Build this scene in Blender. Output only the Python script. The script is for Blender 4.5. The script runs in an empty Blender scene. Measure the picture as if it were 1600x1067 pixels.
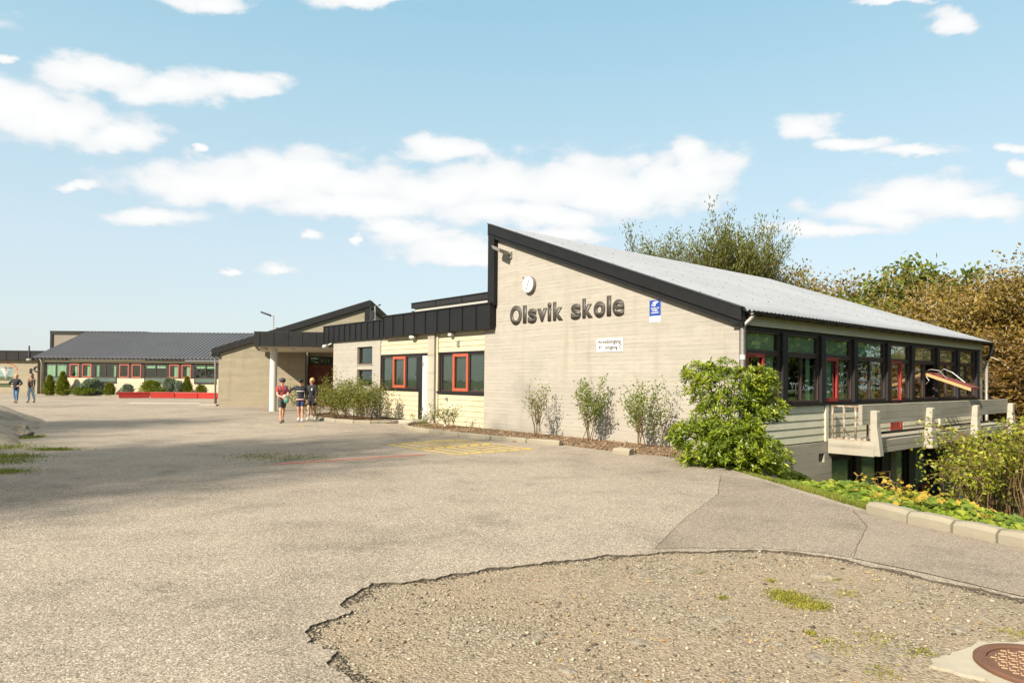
import bpy, bmesh, math, random
import numpy as np
from mathutils import Vector, Matrix, noise as mnoise
R = math.radians
sc = bpy.context.scene
# ------------------------------------------------------------------ camera, light, exposure
PITCH, ROLL, EYE, FPX = R(1.0), R(0.5), 1.6, 1067.0
cd = bpy.data.cameras.new('camera'); cam = bpy.data.objects.new('camera', cd); sc.collection.objects.link(cam)
cam.location = (0, 0, EYE); cd.sensor_width = 36; cd.lens = 24.0; cd.shift_y = 0.0249; cd.clip_end = 3000; cd.clip_start = .05
cam.rotation_mode = 'QUATERNION'
_f = Vector((0, math.cos(PITCH), math.sin(PITCH))); _r = Vector((1, 0, 0)); _u = _r.cross(_f)
_r2 = _r*math.cos(ROLL)+_u*math.sin(ROLL); _u2 = -_r*math.sin(ROLL)+_u*math.cos(ROLL)
cam.rotation_quaternion = Matrix((_r2, _u2, -_f)).transposed().to_quaternion()
sc.camera = cam
SUN_EL, SUN_AZ = 34.0, 39.0            # travel azimuth of the light, measured from +Y towards +X
sd = bpy.data.lights.new('sun', 'SUN'); sun = bpy.data.objects.new('sun', sd); sc.collection.objects.link(sun)
sd.energy = 4.6; sd.angle = R(.9); sd.color = (1, .90, .755)
_t = Vector((math.sin(R(SUN_AZ))*math.cos(R(SUN_EL)), math.cos(R(SUN_AZ))*math.cos(R(SUN_EL)), -math.sin(R(SUN_EL))))
sun.rotation_mode = 'QUATERNION'; sun.rotation_quaternion = (-_t).to_track_quat('Z', 'Y'); sun.location = (-20, -20, 30)
sc.view_settings.view_transform = 'Standard'; sc.view_settings.look = 'None'; sc.view_settings.exposure = 1.08; sc.view_settings.gamma = 1
CYPX = 533.5+(592-533.5)-FPX*math.tan(PITCH)
def ray(px, py): return _r2*((px-800)/FPX)+_u2*((CYPX-py)/FPX)+_f
def gp(px, py, z=0.0):                 # where a sight line meets the level z
    d = ray(px, py); t = (z-EYE)/d.z; return Vector((0, 0, EYE))+d*t
def gy(px, py, Y):
    d = ray(px, py); return Vector((0, 0, EYE))+d*(Y/d.y)
# world: physical sky blended with a hand-set gradient, with clouds that have their own directions in the sky
w = bpy.data.worlds.new('World'); sc.world = w; w.use_nodes = True
nt = w.node_tree; nt.nodes.clear(); N = nt.nodes.new; L = nt.links.new
def wm(op, a=None, b=None, c=None, clamp=False):
    n = N('ShaderNodeMath'); n.operation = op; n.use_clamp = clamp
    for i, v in enumerate((a, b, c)):
        if v is None: continue
        if isinstance(v, (int, float)): n.inputs[i].default_value = v
        else: L(v, n.inputs[i])
    return n.outputs[0]
sky = N('ShaderNodeTexSky'); sky.sky_type = 'NISHITA'; sky.sun_disc = False
sky.sun_elevation = R(SUN_EL); sky.sun_rotation = R(SUN_AZ+180); sky.air_density = 1.0; sky.dust_density = 1.2; sky.ozone_density = 1.6
tc = N('ShaderNodeTexCoord'); sep = N('ShaderNodeSeparateXYZ'); L(tc.outputs['Generated'], sep.inputs[0])
az = wm('ARCTAN2', sep.outputs[0], sep.outputs[1]); el = wm('ARCSINE', sep.outputs[2])
cmb = N('ShaderNodeCombineXYZ'); L(az, cmb.inputs[0]); L(el, cmb.inputs[1])
nz = N('ShaderNodeTexNoise'); nz.inputs['Scale'].default_value = 9; nz.inputs['Detail'].default_value = 9; nz.inputs['Roughness'].default_value = .62
mp = N('ShaderNodeMapping'); mp.inputs['Scale'].default_value = (1, 1.9, 1); L(cmb.outputs[0], mp.inputs[0]); L(mp.outputs[0], nz.inputs['Vector'])
wv = N('ShaderNodeVectorMath'); wv.operation = 'MULTIPLY_ADD'; L(nz.outputs['Color'], wv.inputs[0])
wv.inputs[1].default_value = (.10, .045, 0); L(cmb.outputs[0], wv.inputs[2])
CL = [  # cloud puffs in the sky: azimuth / elevation of the centre come from these sight lines
 (150,120,115,34),(270,140,110,36),(380,140,85,24),(90,190,135,50),(190,215,80,34),(10,170,90,60),(20,96,26,8),
 (330,2,75,20),(560,2,95,18),(470,275,130,48),(380,295,150,36),(560,290,100,46),(250,335,95,20),(120,286,45,10),
 (690,235,80,26),(760,290,120,52),(900,290,150,52),(1040,285,110,52),(1100,270,70,54),(1085,235,34,30),(800,335,190,26),(650,365,66,28),(730,400,110,20),
 (1265,200,62,24),(1330,226,70,14),(1420,238,80,12),(1430,312,130,44),(1370,335,130,30),(1520,332,110,26),(1290,362,110,15),(1495,36,52,26),(1590,228,28,12),(1600,262,24,20),(1400,0,80,9),
 (435,418,34,10),(355,422,18,6),(562,370,14,8),(485,365,22,6),(890,370,90,14),(318,240,12,10),
 (-250,200,180,60),(-500,330,200,60),(1900,150,200,60),(2200,300,240,60),(1750,60,120,30),(-100,40,120,30)]
CL += [(330,285,160,36),(560,320,190,30),(680,300,130,40),(820,300,170,42),(960,310,170,36),(620,350,60,22),(700,385,90,22),(870,345,110,22)]
acc = None
for (cx, cy, rx, ry) in CL:
    d = ray(cx, cy); dx = ray(cx+rx, cy); dy = ray(cx, cy-ry)
    ang = lambda q: (math.atan2(q.x, q.y), math.asin(q.normalized().z))
    a0, e0 = ang(d); sx = max(.01, abs(ang(dx)[0]-a0)); sy = max(.006, abs(ang(dy)[1]-e0))
    a1_, e1_ = ang(dx); kk = (e1_-e0)/(a1_-a0) if abs(a1_-a0) > 1e-6 else 0
    v = N('ShaderNodeVectorMath'); v.operation = 'SUBTRACT'; L(wv.outputs[0], v.inputs[0]); v.inputs[1].default_value = (a0+.05, e0+.0225, 0)
    s1 = N('ShaderNodeVectorMath'); s1.operation = 'DOT_PRODUCT'; L(v.outputs[0], s1.inputs[0]); s1.inputs[1].default_value = (-kk/sy, 1/sy, 0)
    s0 = N('ShaderNodeVectorMath'); s0.operation = 'DOT_PRODUCT'; L(v.outputs[0], s0.inputs[0]); s0.inputs[1].default_value = (1/sx, 0, 0)
    yy = wm('MAXIMUM', s1.outputs['Value'], wm('MULTIPLY', s1.outputs['Value'], -1.2)); cb_ = N('ShaderNodeCombineXYZ'); L(s0.outputs['Value'], cb_.inputs[0]); L(yy, cb_.inputs[1])
    l = N('ShaderNodeVectorMath'); l.operation = 'LENGTH'; L(cb_.outputs[0], l.inputs[0])
    acc = l.outputs['Value'] if acc is None else wm('SMOOTH_MIN', acc, l.outputs['Value'], .25)
nz2 = N('ShaderNodeTexNoise'); nz2.inputs['Scale'].default_value = 26; nz2.inputs['Detail'].default_value = 8; nz2.inputs['Roughness'].default_value = .6; L(mp.outputs[0], nz2.inputs['Vector'])
vc = N('ShaderNodeTexVoronoi'); vc.feature = 'SMOOTH_F1'; vc.inputs['Scale'].default_value = 24; vc.inputs['Smoothness'].default_value = .35; L(mp.outputs[0], vc.inputs['Vector'])
edge = wm('ADD', wm('ADD', acc, wm('MULTIPLY', wm('SUBTRACT', nz2.outputs['Fac'], .5), 1.0)), wm('MULTIPLY', wm('SUBTRACT', vc.outputs['Distance'], .42), .55))
mr = N('ShaderNodeMapRange'); mr.interpolation_type = 'SMOOTHSTEP'; L(edge, mr.inputs['Value'])
mr.inputs['From Min'].default_value = 1.20; mr.inputs['From Max'].default_value = .62; mr.inputs['To Min'].default_value = 0; mr.inputs['To Max'].default_value = 1
cloudfac = mr.outputs[0]
hue = N('ShaderNodeMix'); hue.data_type = 'RGBA'; hue.blend_type = 'MULTIPLY'; hue.inputs['Factor'].default_value = 1
L(sky.outputs[0], hue.inputs[6]); hue.inputs[7].default_value = (1.0, 1.02, .86, 1)
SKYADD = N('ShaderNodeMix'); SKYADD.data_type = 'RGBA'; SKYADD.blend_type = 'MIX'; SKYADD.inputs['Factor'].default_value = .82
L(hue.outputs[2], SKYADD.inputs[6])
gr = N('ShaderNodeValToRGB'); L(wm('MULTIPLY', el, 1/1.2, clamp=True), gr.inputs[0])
els = gr.color_ramp.elements; els[0].position = 0; els[0].color = (2.75, 2.95, 3.1, 1); els[1].position = .75; els[1].color = (4.5, 4.3, 3.9, 1)  # top stop: bright warm zenith above the view, added as neutral fill for shade
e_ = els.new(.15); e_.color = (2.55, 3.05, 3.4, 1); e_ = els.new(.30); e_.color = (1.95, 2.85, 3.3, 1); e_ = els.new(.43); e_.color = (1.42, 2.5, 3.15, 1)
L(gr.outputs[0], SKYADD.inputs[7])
shade = N('ShaderNodeMix'); shade.data_type = 'RGBA'; L(wm('MULTIPLY_ADD', wm('SUBTRACT', .78, edge), 1.1, wm('MULTIPLY', nz2.outputs['Fac'], .9), clamp=True), shade.inputs['Factor']); shade.inputs[6].default_value = (3.3, 3.4, 3.5, 1); shade.inputs[7].default_value = (4.05, 4.05, 4.0, 1)
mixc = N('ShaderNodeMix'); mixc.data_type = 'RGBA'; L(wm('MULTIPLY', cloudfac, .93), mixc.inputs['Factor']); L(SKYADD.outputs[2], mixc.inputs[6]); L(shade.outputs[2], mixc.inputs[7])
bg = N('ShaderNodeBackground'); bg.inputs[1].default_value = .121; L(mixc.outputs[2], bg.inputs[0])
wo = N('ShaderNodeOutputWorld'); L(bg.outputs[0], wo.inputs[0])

# ------------------------------------------------------------------ helpers
col = sc.collection
def tag(o, label=None, cat=None, group=None, kind=None):
    if label: o['label'] = label
    if cat: o['category'] = cat
    if group: o['group'] = group
    if kind: o['kind'] = kind
    return o
def empty(name, loc, rz=0.0, label=None, cat=None, group=None):
    o = bpy.data.objects.new(name, None); col.objects.link(o); o.location = loc; o.rotation_euler = (0, 0, rz); o.empty_display_size = .3
    return tag(o, label, cat, group)
def copy_tree(o, parent=None):
    c = o.copy(); col.objects.link(c); c.parent = parent
    for ch in list(o.children): copy_tree(ch, c)
    return c
def link(name, me, mats, parent=None, smooth=False):
    o = bpy.data.objects.new(name, me); col.objects.link(o)
    for m in (mats if isinstance(mats, (list, tuple)) else [mats]): me.materials.append(m)
    if smooth: me.polygons.foreach_set('use_smooth', [True]*len(me.polygons))
    o.parent = parent
    return o
class MB:
    def __init__(s, xf=None): s.v = []; s.f = []; s.m = []; s.xf = xf; s.mi = 0
    def add(s, vs, fs):
        b = len(s.v)
        for p in vs: s.v.append(tuple(s.xf(*p)) if s.xf else tuple(p))
        for f in fs: s.f.append([b+i for i in f]); s.m.append(s.mi)
        return s
    def box(s, x0, x1, y0, y1, z0, z1):
        return s.add([(x0,y0,z0),(x1,y0,z0),(x1,y1,z0),(x0,y1,z0),(x0,y0,z1),(x1,y0,z1),(x1,y1,z1),(x0,y1,z1)],
                     [(0,3,2,1),(4,5,6,7),(0,1,5,4),(1,2,6,5),(2,3,7,6),(3,0,4,7)])
    def prism(s, pts, y0, y1):            # outline in the x-z plane, thickness along y
        n = len(pts)
        return s.add([(p[0], y0, p[1]) for p in pts]+[(p[0], y1, p[1]) for p in pts],
                     [tuple(range(n)), tuple(range(2*n-1, n-1, -1))]+[(i, (i+1) % n+0, (i+1) % n+n, i+n) for i in range(n)])
    def slab(s, pts, z0, z1):
        n = len(pts)
        return s.add([(p[0], p[1], z0) for p in pts]+[(p[0], p[1], z1) for p in pts],
                     [tuple(range(n-1, -1, -1)), tuple(range(n, 2*n))]+[(i, (i+1) % n, (i+1) % n+n, i+n) for i in range(n)])
    def tube(s, pts, r, n=8, cap=True):
        pts = [Vector(p) for p in pts]; k = len(pts); rs = r if isinstance(r, (list, tuple)) else [r]*k
        vs = []; prev = None
        for i, p in enumerate(pts):
            t = (pts[min(i+1, k-1)]-pts[max(i-1, 0)])
            t = t.normalized() if t.length > 1e-9 else Vector((0, 0, 1))
            a = prev if prev is not None else (Vector((1, 0, 0)) if abs(t.x) < .8 else Vector((0, 1, 0)))
            a = (a-t*a.dot(t))
            a = a.normalized() if a.length > 1e-6 else t.orthogonal().normalized()
            prev = a; b = t.cross(a)
            for j in range(n):
                q = 2*math.pi*j/n; vs.append(p+(a*math.cos(q)+b*math.sin(q))*rs[i])
        fs = [(i*n+j, i*n+(j+1) % n, (i+1)*n+(j+1) % n, (i+1)*n+j) for i in range(k-1) for j in range(n)]
        if cap: fs += [tuple(range(n-1, -1, -1)), tuple(range((k-1)*n, k*n))]
        return s.add(vs, fs)
    def ball(s, c, r, n=10, sq=(1, 1, 1)):
        vs = [(c[0], c[1], c[2]+r*sq[2])]; m = n//2
        for i in range(1, m):
            a = math.pi*i/m
            for j in range(n):
                b = 2*math.pi*j/n; vs.append((c[0]+r*sq[0]*math.sin(a)*math.cos(b), c[1]+r*sq[1]*math.sin(a)*math.sin(b), c[2]+r*sq[2]*math.cos(a)))
        vs.append((c[0], c[1], c[2]-r*sq[2])); fs = [(0, 1+j, 1+(j+1) % n) for j in range(n)]
        for i in range(m-2):
            for j in range(n): fs.append((1+i*n+j, 1+(i+1)*n+j, 1+(i+1)*n+(j+1) % n, 1+i*n+(j+1) % n))
        l = len(vs)-1; b = 1+(m-2)*n; fs += [(l, b+(j+1) % n, b+j) for j in range(n)]
        return s.add(vs, fs)
    def build(s, name, mats, parent=None, smooth=False, bevel=0, recalc=True):
        me = bpy.data.meshes.new(name); me.from_pydata(s.v, [], s.f); me.polygons.foreach_set('material_index', s.m)
        if recalc:
            b = bmesh.new(); b.from_mesh(me); bmesh.ops.recalc_face_normals(b, faces=b.faces); b.to_mesh(me); b.free()
        me.update(); o = link(name, me, mats, parent, smooth)
        if bevel:
            md = o.modifiers.new('bevel', 'BEVEL'); md.width = bevel; md.segments = 2; md.limit_method = 'ANGLE'
        return o
def np_mesh(name, V, F, mats, parent=None, mi=None, smooth=False):     # V (n,3), F (m,k) arrays
    me = bpy.data.meshes.new(name); n, k = F.shape
    me.vertices.add(len(V)); me.vertices.foreach_set('co', np.ascontiguousarray(V, dtype=np.float32).ravel())
    me.loops.add(n*k); me.loops.foreach_set('vertex_index', np.ascontiguousarray(F, dtype=np.int32).ravel())
    me.polygons.add(n); me.polygons.foreach_set('loop_start', np.arange(0, n*k, k, dtype=np.int32)); me.polygons.foreach_set('loop_total', np.full(n, k, dtype=np.int32))
    if mi is not None: me.polygons.foreach_set('material_index', mi.astype(np.int32))
    me.update(calc_edges=True); me.validate()
    return link(name, me, mats, parent, smooth)
XF = lambda a, d, z: (a, -d, z)        # a facade along local x that faces -y : (along, outward, up)
YF = lambda a, d, z: (-d, a, z)        # a facade along local y that faces -x

# ------------------------------------------------------------------ materials
class NT:
    def __init__(s, name):
        s.m = bpy.data.materials.new(name); s.m.use_nodes = True; s.t = s.m.node_tree; s.p = s.t.nodes['Principled BSDF']; s.o = s.t.nodes['Material Output']
        s._c = None
    def n(s, k, **kw):
        x = s.t.nodes.new(k)
        for a, b in kw.items(): setattr(x, a, b)
        return x
    def l(s, a, b): s.t.links.new(a, b)
    def co(s):
        if s._c is None: s._c = s.n('ShaderNodeTexCoord').outputs['Object']
        return s._c
    def math(s, op, a, b=None, c=None, clamp=False):
        x = s.n('ShaderNodeMath', operation=op, use_clamp=clamp)
        for i, v in enumerate((a, b, c)):
            if v is None: continue
            if isinstance(v, (int, float)): x.inputs[i].default_value = v
            else: s.l(v, x.inputs[i])
        return x.outputs[0]
    def noise(s, scale, detail=4, rough=.55, sc=None, co=None):
        v = co or s.co()
        if sc: mp = s.n('ShaderNodeMapping'); mp.inputs['Scale'].default_value = sc; s.l(v, mp.inputs[0]); v = mp.outputs[0]
        x = s.n('ShaderNodeTexNoise'); x.inputs['Scale'].default_value = scale; x.inputs['Detail'].default_value = detail; x.inputs['Roughness'].default_value = rough
        s.l(v, x.inputs['Vector']); return x.outputs['Fac']
    def ramp(s, f, stops):
        x = s.n('ShaderNodeValToRGB'); s.l(f, x.inputs[0]); e = x.color_ramp.elements
        while len(e) < len(stops): e.new(.5)
        for i, (p, c) in enumerate(stops):
            e[i].position = p; e[i].color = (*c, 1) if not isinstance(c, (int, float)) else (c, c, c, 1)
        return x.outputs[0]
    def mix(s, f, a, b, blend='MIX'):
        x = s.n('ShaderNodeMix', data_type='RGBA', blend_type=blend)
        for i, v in ((0, f), (6, a), (7, b)):
            if isinstance(v, (int, float)): x.inputs[i].default_value = v
            elif isinstance(v, tuple): x.inputs[i].default_value = (*v, 1)
            else: s.l(v, x.inputs[i])
        return x.outputs[2]
    def bump(s, h, dist, strength=1.0, prev=None):
        x = s.n('ShaderNodeBump'); x.inputs['Distance'].default_value = dist; x.inputs['Strength'].default_value = strength; s.l(h, x.inputs['Height'])
        if prev is not None: s.l(prev, x.inputs['Normal'])
        return x.outputs[0]
    def done(s, colr, rough=.8, normal=None, metal=0, spec=.5):
        if isinstance(colr, tuple): s.p.inputs['Base Color'].default_value = (*colr, 1)
        else: s.l(colr, s.p.inputs['Base Color'])
        if isinstance(rough, (int, float)): s.p.inputs['Roughness'].default_value = rough
        else: s.l(rough, s.p.inputs['Roughness'])
        s.p.inputs['Metallic'].default_value = metal; s.p.inputs['Specular IOR Level'].default_value = spec
        if normal is not None: s.l(normal, s.p.inputs['Normal'])
        return s.m
def paint(name, c, rough=.5, var=.12, scale=3, bump=.0006, metal=0, spec=.5, dirt=.12):
    t = NT(name); a = t.noise(scale, 6, .65); b = t.noise(scale*14, 3)
    f = t.ramp(a, [(.3, 1-var), (.7, 1+var*.4)]); g = t.ramp(b, [(.3, 1-dirt*.6), (.75, 1.0)])
    cc = t.mix(1.0, t.mix(1.0, c, f, 'MULTIPLY'), g, 'MULTIPLY')
    return t.done(cc, t.math('MULTIPLY_ADD', a, .25, rough-.12), t.bump(b, bump), metal, spec)
def concrete(name, c, board=.115, streak=True, seed=0.0, contrast=.16):
    t = NT(name); sp = t.n('ShaderNodeSeparateXYZ'); t.l(t.co(), sp.inputs[0]); z = sp.outputs[2]
    h = t.math('ADD', sp.outputs[0], sp.outputs[1]); wob = t.math('MULTIPLY', t.noise(.9, 2), .02)
    zz = t.math('DIVIDE', t.math('ADD', z, wob), board); idx = t.math('FLOOR', zz); fr = t.math('FRACT', zz)
    w1 = t.n('ShaderNodeTexWhiteNoise', noise_dimensions='2D'); cb = t.n('ShaderNodeCombineXYZ')
    seg = t.math('FLOOR', t.math('ADD', t.math('DIVIDE', h, 3.1), t.math('MULTIPLY', idx, .37)))
    t.l(idx, cb.inputs[0]); t.l(seg, cb.inputs[1]); t.l(cb.outputs[0], w1.inputs['Vector'])
    rnd = w1.outputs['Value']
    gro = t.math('SUBTRACT', 1.0, t.ramp(t.math('ABSOLUTE', t.math('SUBTRACT', fr, .5)), [(.40, 1.0), (.47, 0.0)]))   # 1 in the joints
    keep = t.ramp(t.noise(1.6, 4, .7, sc=(.5, .5, 3)), [(.42, 0.05), (.66, 1.0)])
    gro = t.math('MULTIPLY', gro, keep)
    grain = t.noise(7, 5, .7, sc=(.5, .5, 9)); pores = t.noise(95, 3, .7); big = t.noise(.55, 5, .62)
    cc = t.mix(1.0, c, t.ramp(rnd, [(0, 1-contrast), (1, 1+contrast*.4)]), 'MULTIPLY')
    cc = t.mix(1.0, cc, t.ramp(grain, [(.3, .93), (.7, 1.04)]), 'MULTIPLY')
    cc = t.mix(1.0, cc, t.ramp(t.noise(2.6, 6, .72, sc=(1, 1, 2.2)), [(.34, .94), (.6, 1.02)]), 'MULTIPLY')
    cc = t.mix(1.0, cc, t.ramp(big, [(.3, .93), (.5, 1.0), (.75, 1.03)]), 'MULTIPLY')
    cc = t.mix(1.0, cc, t.ramp(pores, [(.28, .74), (.42, 1.0)]), 'MULTIPLY')
    cc = t.mix(t.math('MULTIPLY', gro, .55), cc, (c[0]*.36, c[1]*.35, c[2]*.36))
    if streak:
        st = t.ramp(t.noise(2.2, 4, .6, sc=(1, 1, .09)), [(.56, 0.0), (.74, .35)])
        cc = t.mix(st, cc, (c[0]*.66, c[1]*.60, c[2]*.52))
        low = t.math('MULTIPLY', t.ramp(t.math('MULTIPLY_ADD', z, -.9, t.math('MULTIPLY', big, 1.2)), [(.2, 0.0), (.9, .55)]), 1.0)
        cc = t.mix(t.math('MULTIPLY', low, .35), cc, (c[0]*.72, c[1]*.74, c[2]*.66))
    hgt = t.math('ADD', t.math('MULTIPLY', rnd, .35), t.math('ADD', t.math('MULTIPLY', gro, -1.0), t.math('MULTIPLY', pores, .3)))
    return t.done(cc, .88, t.bump(hgt, .004, .8), spec=.25)
def glassmat(name, tint=(.62, .74, .70), extra=.01):
    t = NT(name); t.t.nodes.remove(t.p)
    tr = t.n('ShaderNodeBsdfTransparent'); tr.inputs[0].default_value = (*tint, 1)
    gl = t.n('ShaderNodeBsdfGlossy'); gl.inputs['Roughness'].default_value = .015; gl.inputs['Color'].default_value = (.9, .95, .93, 1)
    b = t.bump(t.noise(2.2, 2), .006, .35); t.l(b, gl.inputs['Normal'])
    ge = t.n('ShaderNodeNewGeometry'); dp = t.n('ShaderNodeVectorMath', operation='DOT_PRODUCT'); t.l(ge.outputs['Normal'], dp.inputs[0]); t.l(ge.outputs['Incoming'], dp.inputs[1])
    f = t.math('MULTIPLY_ADD', t.math('POWER', t.math('SUBTRACT', 1.0, t.math('ABSOLUTE', dp.outputs['Value'])), 4.0), .95, .045+extra, clamp=True); ms = t.n('ShaderNodeMixShader'); t.l(f, ms.inputs[0]); t.l(tr.outputs[0], ms.inputs[1]); t.l(gl.outputs[0], ms.inputs[2]); t.l(ms.outputs[0], t.o.inputs[0])
    return t.m
def leafmat(name, cols, rough=.45, transl=.35, spec=.4):
    t = NT(name); g = t.n('ShaderNodeNewGeometry'); r = g.outputs['Random Per Island']
    st = [(i/(len(cols)-1) if len(cols) > 1 else 0, c) for i, c in enumerate(cols)]
    big = t.noise(1.7, 3, .6)
    f = t.math('ADD', t.math('MULTIPLY', r, .62), t.math('MULTIPLY', t.math('SUBTRACT', big, .3), .95), clamp=True)
    c = t.ramp(f, st); t.done(c, rough, spec=spec)
    tl = t.n('ShaderNodeBsdfTranslucent'); t.l(t.mix(1.0, c, (1.5, 1.5, .7), 'MULTIPLY'), tl.inputs[0])
    ms = t.n('ShaderNodeMixShader'); ms.inputs[0].default_value = transl; t.l(t.p.outputs[0], ms.inputs[1]); t.l(tl.outputs[0], ms.inputs[2]); t.l(ms.outputs[0], t.o.inputs[0])
    return t.m
def barkmat(name, c):
    t = NT(name); a = t.noise(9, 5, .7, sc=(1, 1, .3))
    return t.done(t.mix(a, (c[0]*.55, c[1]*.55, c[2]*.55), (c[0]*1.35, c[1]*1.3, c[2]*1.25)), .9, t.bump(a, .01), spec=.2)
M = {}
CW = (.318, .292, .25)
M['concrete'] = concrete('board marked concrete', CW, .105, contrast=.055)
M['concrete2'] = concrete('old board marked concrete', (.27, .235, .165), .13, contrast=.09)
M['plinth'] = concrete('plinth concrete', (.33, .30, .24), .18)
M['precast'] = concrete('precast concrete', (.34, .31, .25), .6, contrast=.08)
M['kerb'] = concrete('kerb concrete', (.265, .235, .175), .6, contrast=.1)
M['parapet'] = concrete('weathered parapet concrete', (.30, .275, .22), .17, contrast=.15)
M['black'] = paint('black metal cladding', (.0085, .0082, .0085), .5, .25, 2.5, .001, spec=.28)
M['blackwood'] = paint('black stained timber', (.006, .0055, .0055), .55, .2, 6)
M['brown'] = paint('brown window paint', (.042, .021, .018), .45, .15)
M['orange'] = paint('orange red window paint', (.36, .075, .035), .42, .1)
M['red'] = paint('red window paint', (.27, .03, .022), .42, .1)
M['cream'] = paint('cream timber paint', (.47, .41, .275), .6, .1, 2, .001)
M['sage'] = paint('sage cream timber paint', (.56, .53, .40), .6, .12, 2, .001)
M['white'] = paint('white paint', (.55, .53, .48), .5, .08)
M['doorgrey'] = paint('pale grey door paint', (.45, .44, .42), .5, .06)
M['sofit'] = paint('soffit paint', (.50, .45, .34), .7, .08)
M['gutter'] = paint('dark gutter metal', (.02, .019, .018), .45, .2, spec=.3)
M['zinc'] = paint('grey zinc pipe', (.26, .24, .22), .45, .2, 5, metal=.3)
M['steel'] = paint('galvanised steel', (.34, .34, .33), .4, .15, 6, metal=.6)
M['glass'] = glassmat('window glass', (.82, .90, .85))
M['glass2'] = glassmat('side window glass', (.86, .90, .85), .09)
M['glasslow'] = glassmat('lower window glass', (.8, .92, .86), .18)
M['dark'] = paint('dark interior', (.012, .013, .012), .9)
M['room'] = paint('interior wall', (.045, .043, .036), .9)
M['curtain'] = paint('pale green curtain', (.42, .52, .40), .9, .15, 8)
M['curtain2'] = paint('teal curtain', (.30, .54, .43), .9, .2, 8)
M['blind'] = paint('green roller blind', (.44, .54, .41), .8, .06)
M['curtain2'].use_backface_culling = False
# ---- brick
t = NT('red brick'); bk = t.n('ShaderNodeTexBrick'); mpn = t.n('ShaderNodeMapping'); mpn.inputs['Rotation'].default_value = (R(90), 0, 0); t.l(t.co(), mpn.inputs[0]); t.l(mpn.outputs[0], bk.inputs['Vector'])
bk.inputs['Scale'].default_value = 1; bk.inputs['Brick Width'].default_value = .24; bk.inputs['Row Height'].default_value = .085; bk.inputs['Mortar Size'].default_value = .012
bk.inputs['Color1'].default_value = (.20, .055, .028, 1); bk.inputs['Color2'].default_value = (.13, .036, .02, 1); bk.inputs['Mortar'].default_value = (.05, .03, .022, 1)
M['brick'] = t.done(t.mix(1.0, bk.outputs[0], t.ramp(t.noise(4, 5), [(.3, .75), (.7, 1.15)]), 'MULTIPLY'), .85, t.bump(bk.outputs['Fac'], -.006))
# ---- roof sheets
def roofmat(name, c, r=.45, dirt=.3):
    t = NT(name); a = t.noise(.5, 6, .65); b = t.noise(14, 4, .6, sc=(1, .12, 1)); d = t.noise(1.1, 4)
    cc = t.mix(1.0, c, t.ramp(a, [(.3, 1-dirt*.4), (.6, 1.03)]), 'MULTIPLY'); cc = t.mix(1.0, cc, t.ramp(b, [(.3, 1-dirt*.35), (.65, 1.02)]), 'MULTIPLY')
    return t.done(cc, r, metal=0, spec=.45)
M['roof'] = roofmat('pale sheet roof', (.255, .268, .288)); M['roofdark'] = roofmat('dark sheet roof', (.135, .132, .138), .42, .3)
M['greywall'] = paint('grey brown cladding', (.17, .145, .115), .7, .1, 1); M['lightwall'] = paint('pale grey cladding', (.40, .38, .34), .7, .06, 1)
# ---- asphalt, gravel, soil
def asphalt(name, base, dark, speck, patchy=True):
    t = NT(name); v = t.n('ShaderNodeTexVoronoi'); v.inputs['Scale'].default_value = 85; t.l(t.co(), v.inputs['Vector'])
    v2 = t.n('ShaderNodeTexVoronoi'); v2.inputs['Scale'].default_value = 150; t.l(t.co(), v2.inputs['Vector'])
    s1 = t.n('ShaderNodeSeparateColor'); t.l(v.outputs['Color'], s1.inputs[0])
    grain = t.ramp(s1.outputs[0], [(0.0, dark), (.30, base), (.74, base), (1.0, speck)])
    s2 = t.n('ShaderNodeSeparateColor'); t.l(v2.outputs['Color'], s2.inputs[0])
    grain = t.mix(.4, grain, t.ramp(s2.outputs[0], [(0, dark), (.5, base), (1, speck)]))
    big = t.noise(.16, 6, .62); mid = t.noise(1.1, 6, .68)
    cc = t.mix(1.0, grain, t.ramp(big, [(.34, .70), (.48, .95), (.7, 1.08)]), 'MULTIPLY')
    cc = t.mix(1.0, cc, t.ramp(mid, [(.30, .72), (.47, .98), (.75, 1.08)]), 'MULTIPLY')
    if patchy:      # oil stains, worn tar and hairline cracks
        st = t.ramp(t.noise(.75, 3, .5, sc=(1, 1, 1)), [(.66, 0.0), (.73, .6)]); cc = t.mix(t.math('MULTIPLY', st, .55), cc, (.10, .085, .065))
        wv = t.n('ShaderNodeTexVoronoi', feature='DISTANCE_TO_EDGE'); wv.inputs['Scale'].default_value = .33
        ad = t.n('ShaderNodeVectorMath', operation='ADD'); nn = t.n('ShaderNodeTexNoise'); nn.inputs['Scale'].default_value = 1.5; nn.inputs['Detail'].default_value = 5; t.l(t.co(), nn.inputs['Vector'])
        sc2 = t.n('ShaderNodeVectorMath', operation='SCALE'); sc2.inputs['Scale'].default_value = .9; t.l(nn.outputs['Color'], sc2.inputs[0]); t.l(t.co(), ad.inputs[0]); t.l(sc2.outputs[0], ad.inputs[1]); t.l(ad.outputs[0], wv.inputs['Vector'])
        cr = t.ramp(wv.outputs['Distance'], [(0.0, 1.0), (.006, 0.0)]); crk = t.math('MULTIPLY', cr, t.ramp(t.noise(.5, 3), [(.56, 0.0), (.68, .5)]))
        cc = t.mix(crk, cc, (.05, .04, .03))
    hg = t.math('ADD', t.math('MULTIPLY', v.outputs['Distance'], -1.0), t.math('MULTIPLY', mid, .5))
    return t.done(cc, .9, t.bump(hg, .004, .8), spec=.2)
M['asphalt'] = asphalt('worn asphalt', (.268, .222, .170), (.055, .044, .032), (.60, .53, .43))
M['asphalt2'] = asphalt('repaired asphalt', (.228, .187, .144), (.07, .056, .042), (.44, .385, .31), False)
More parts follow.
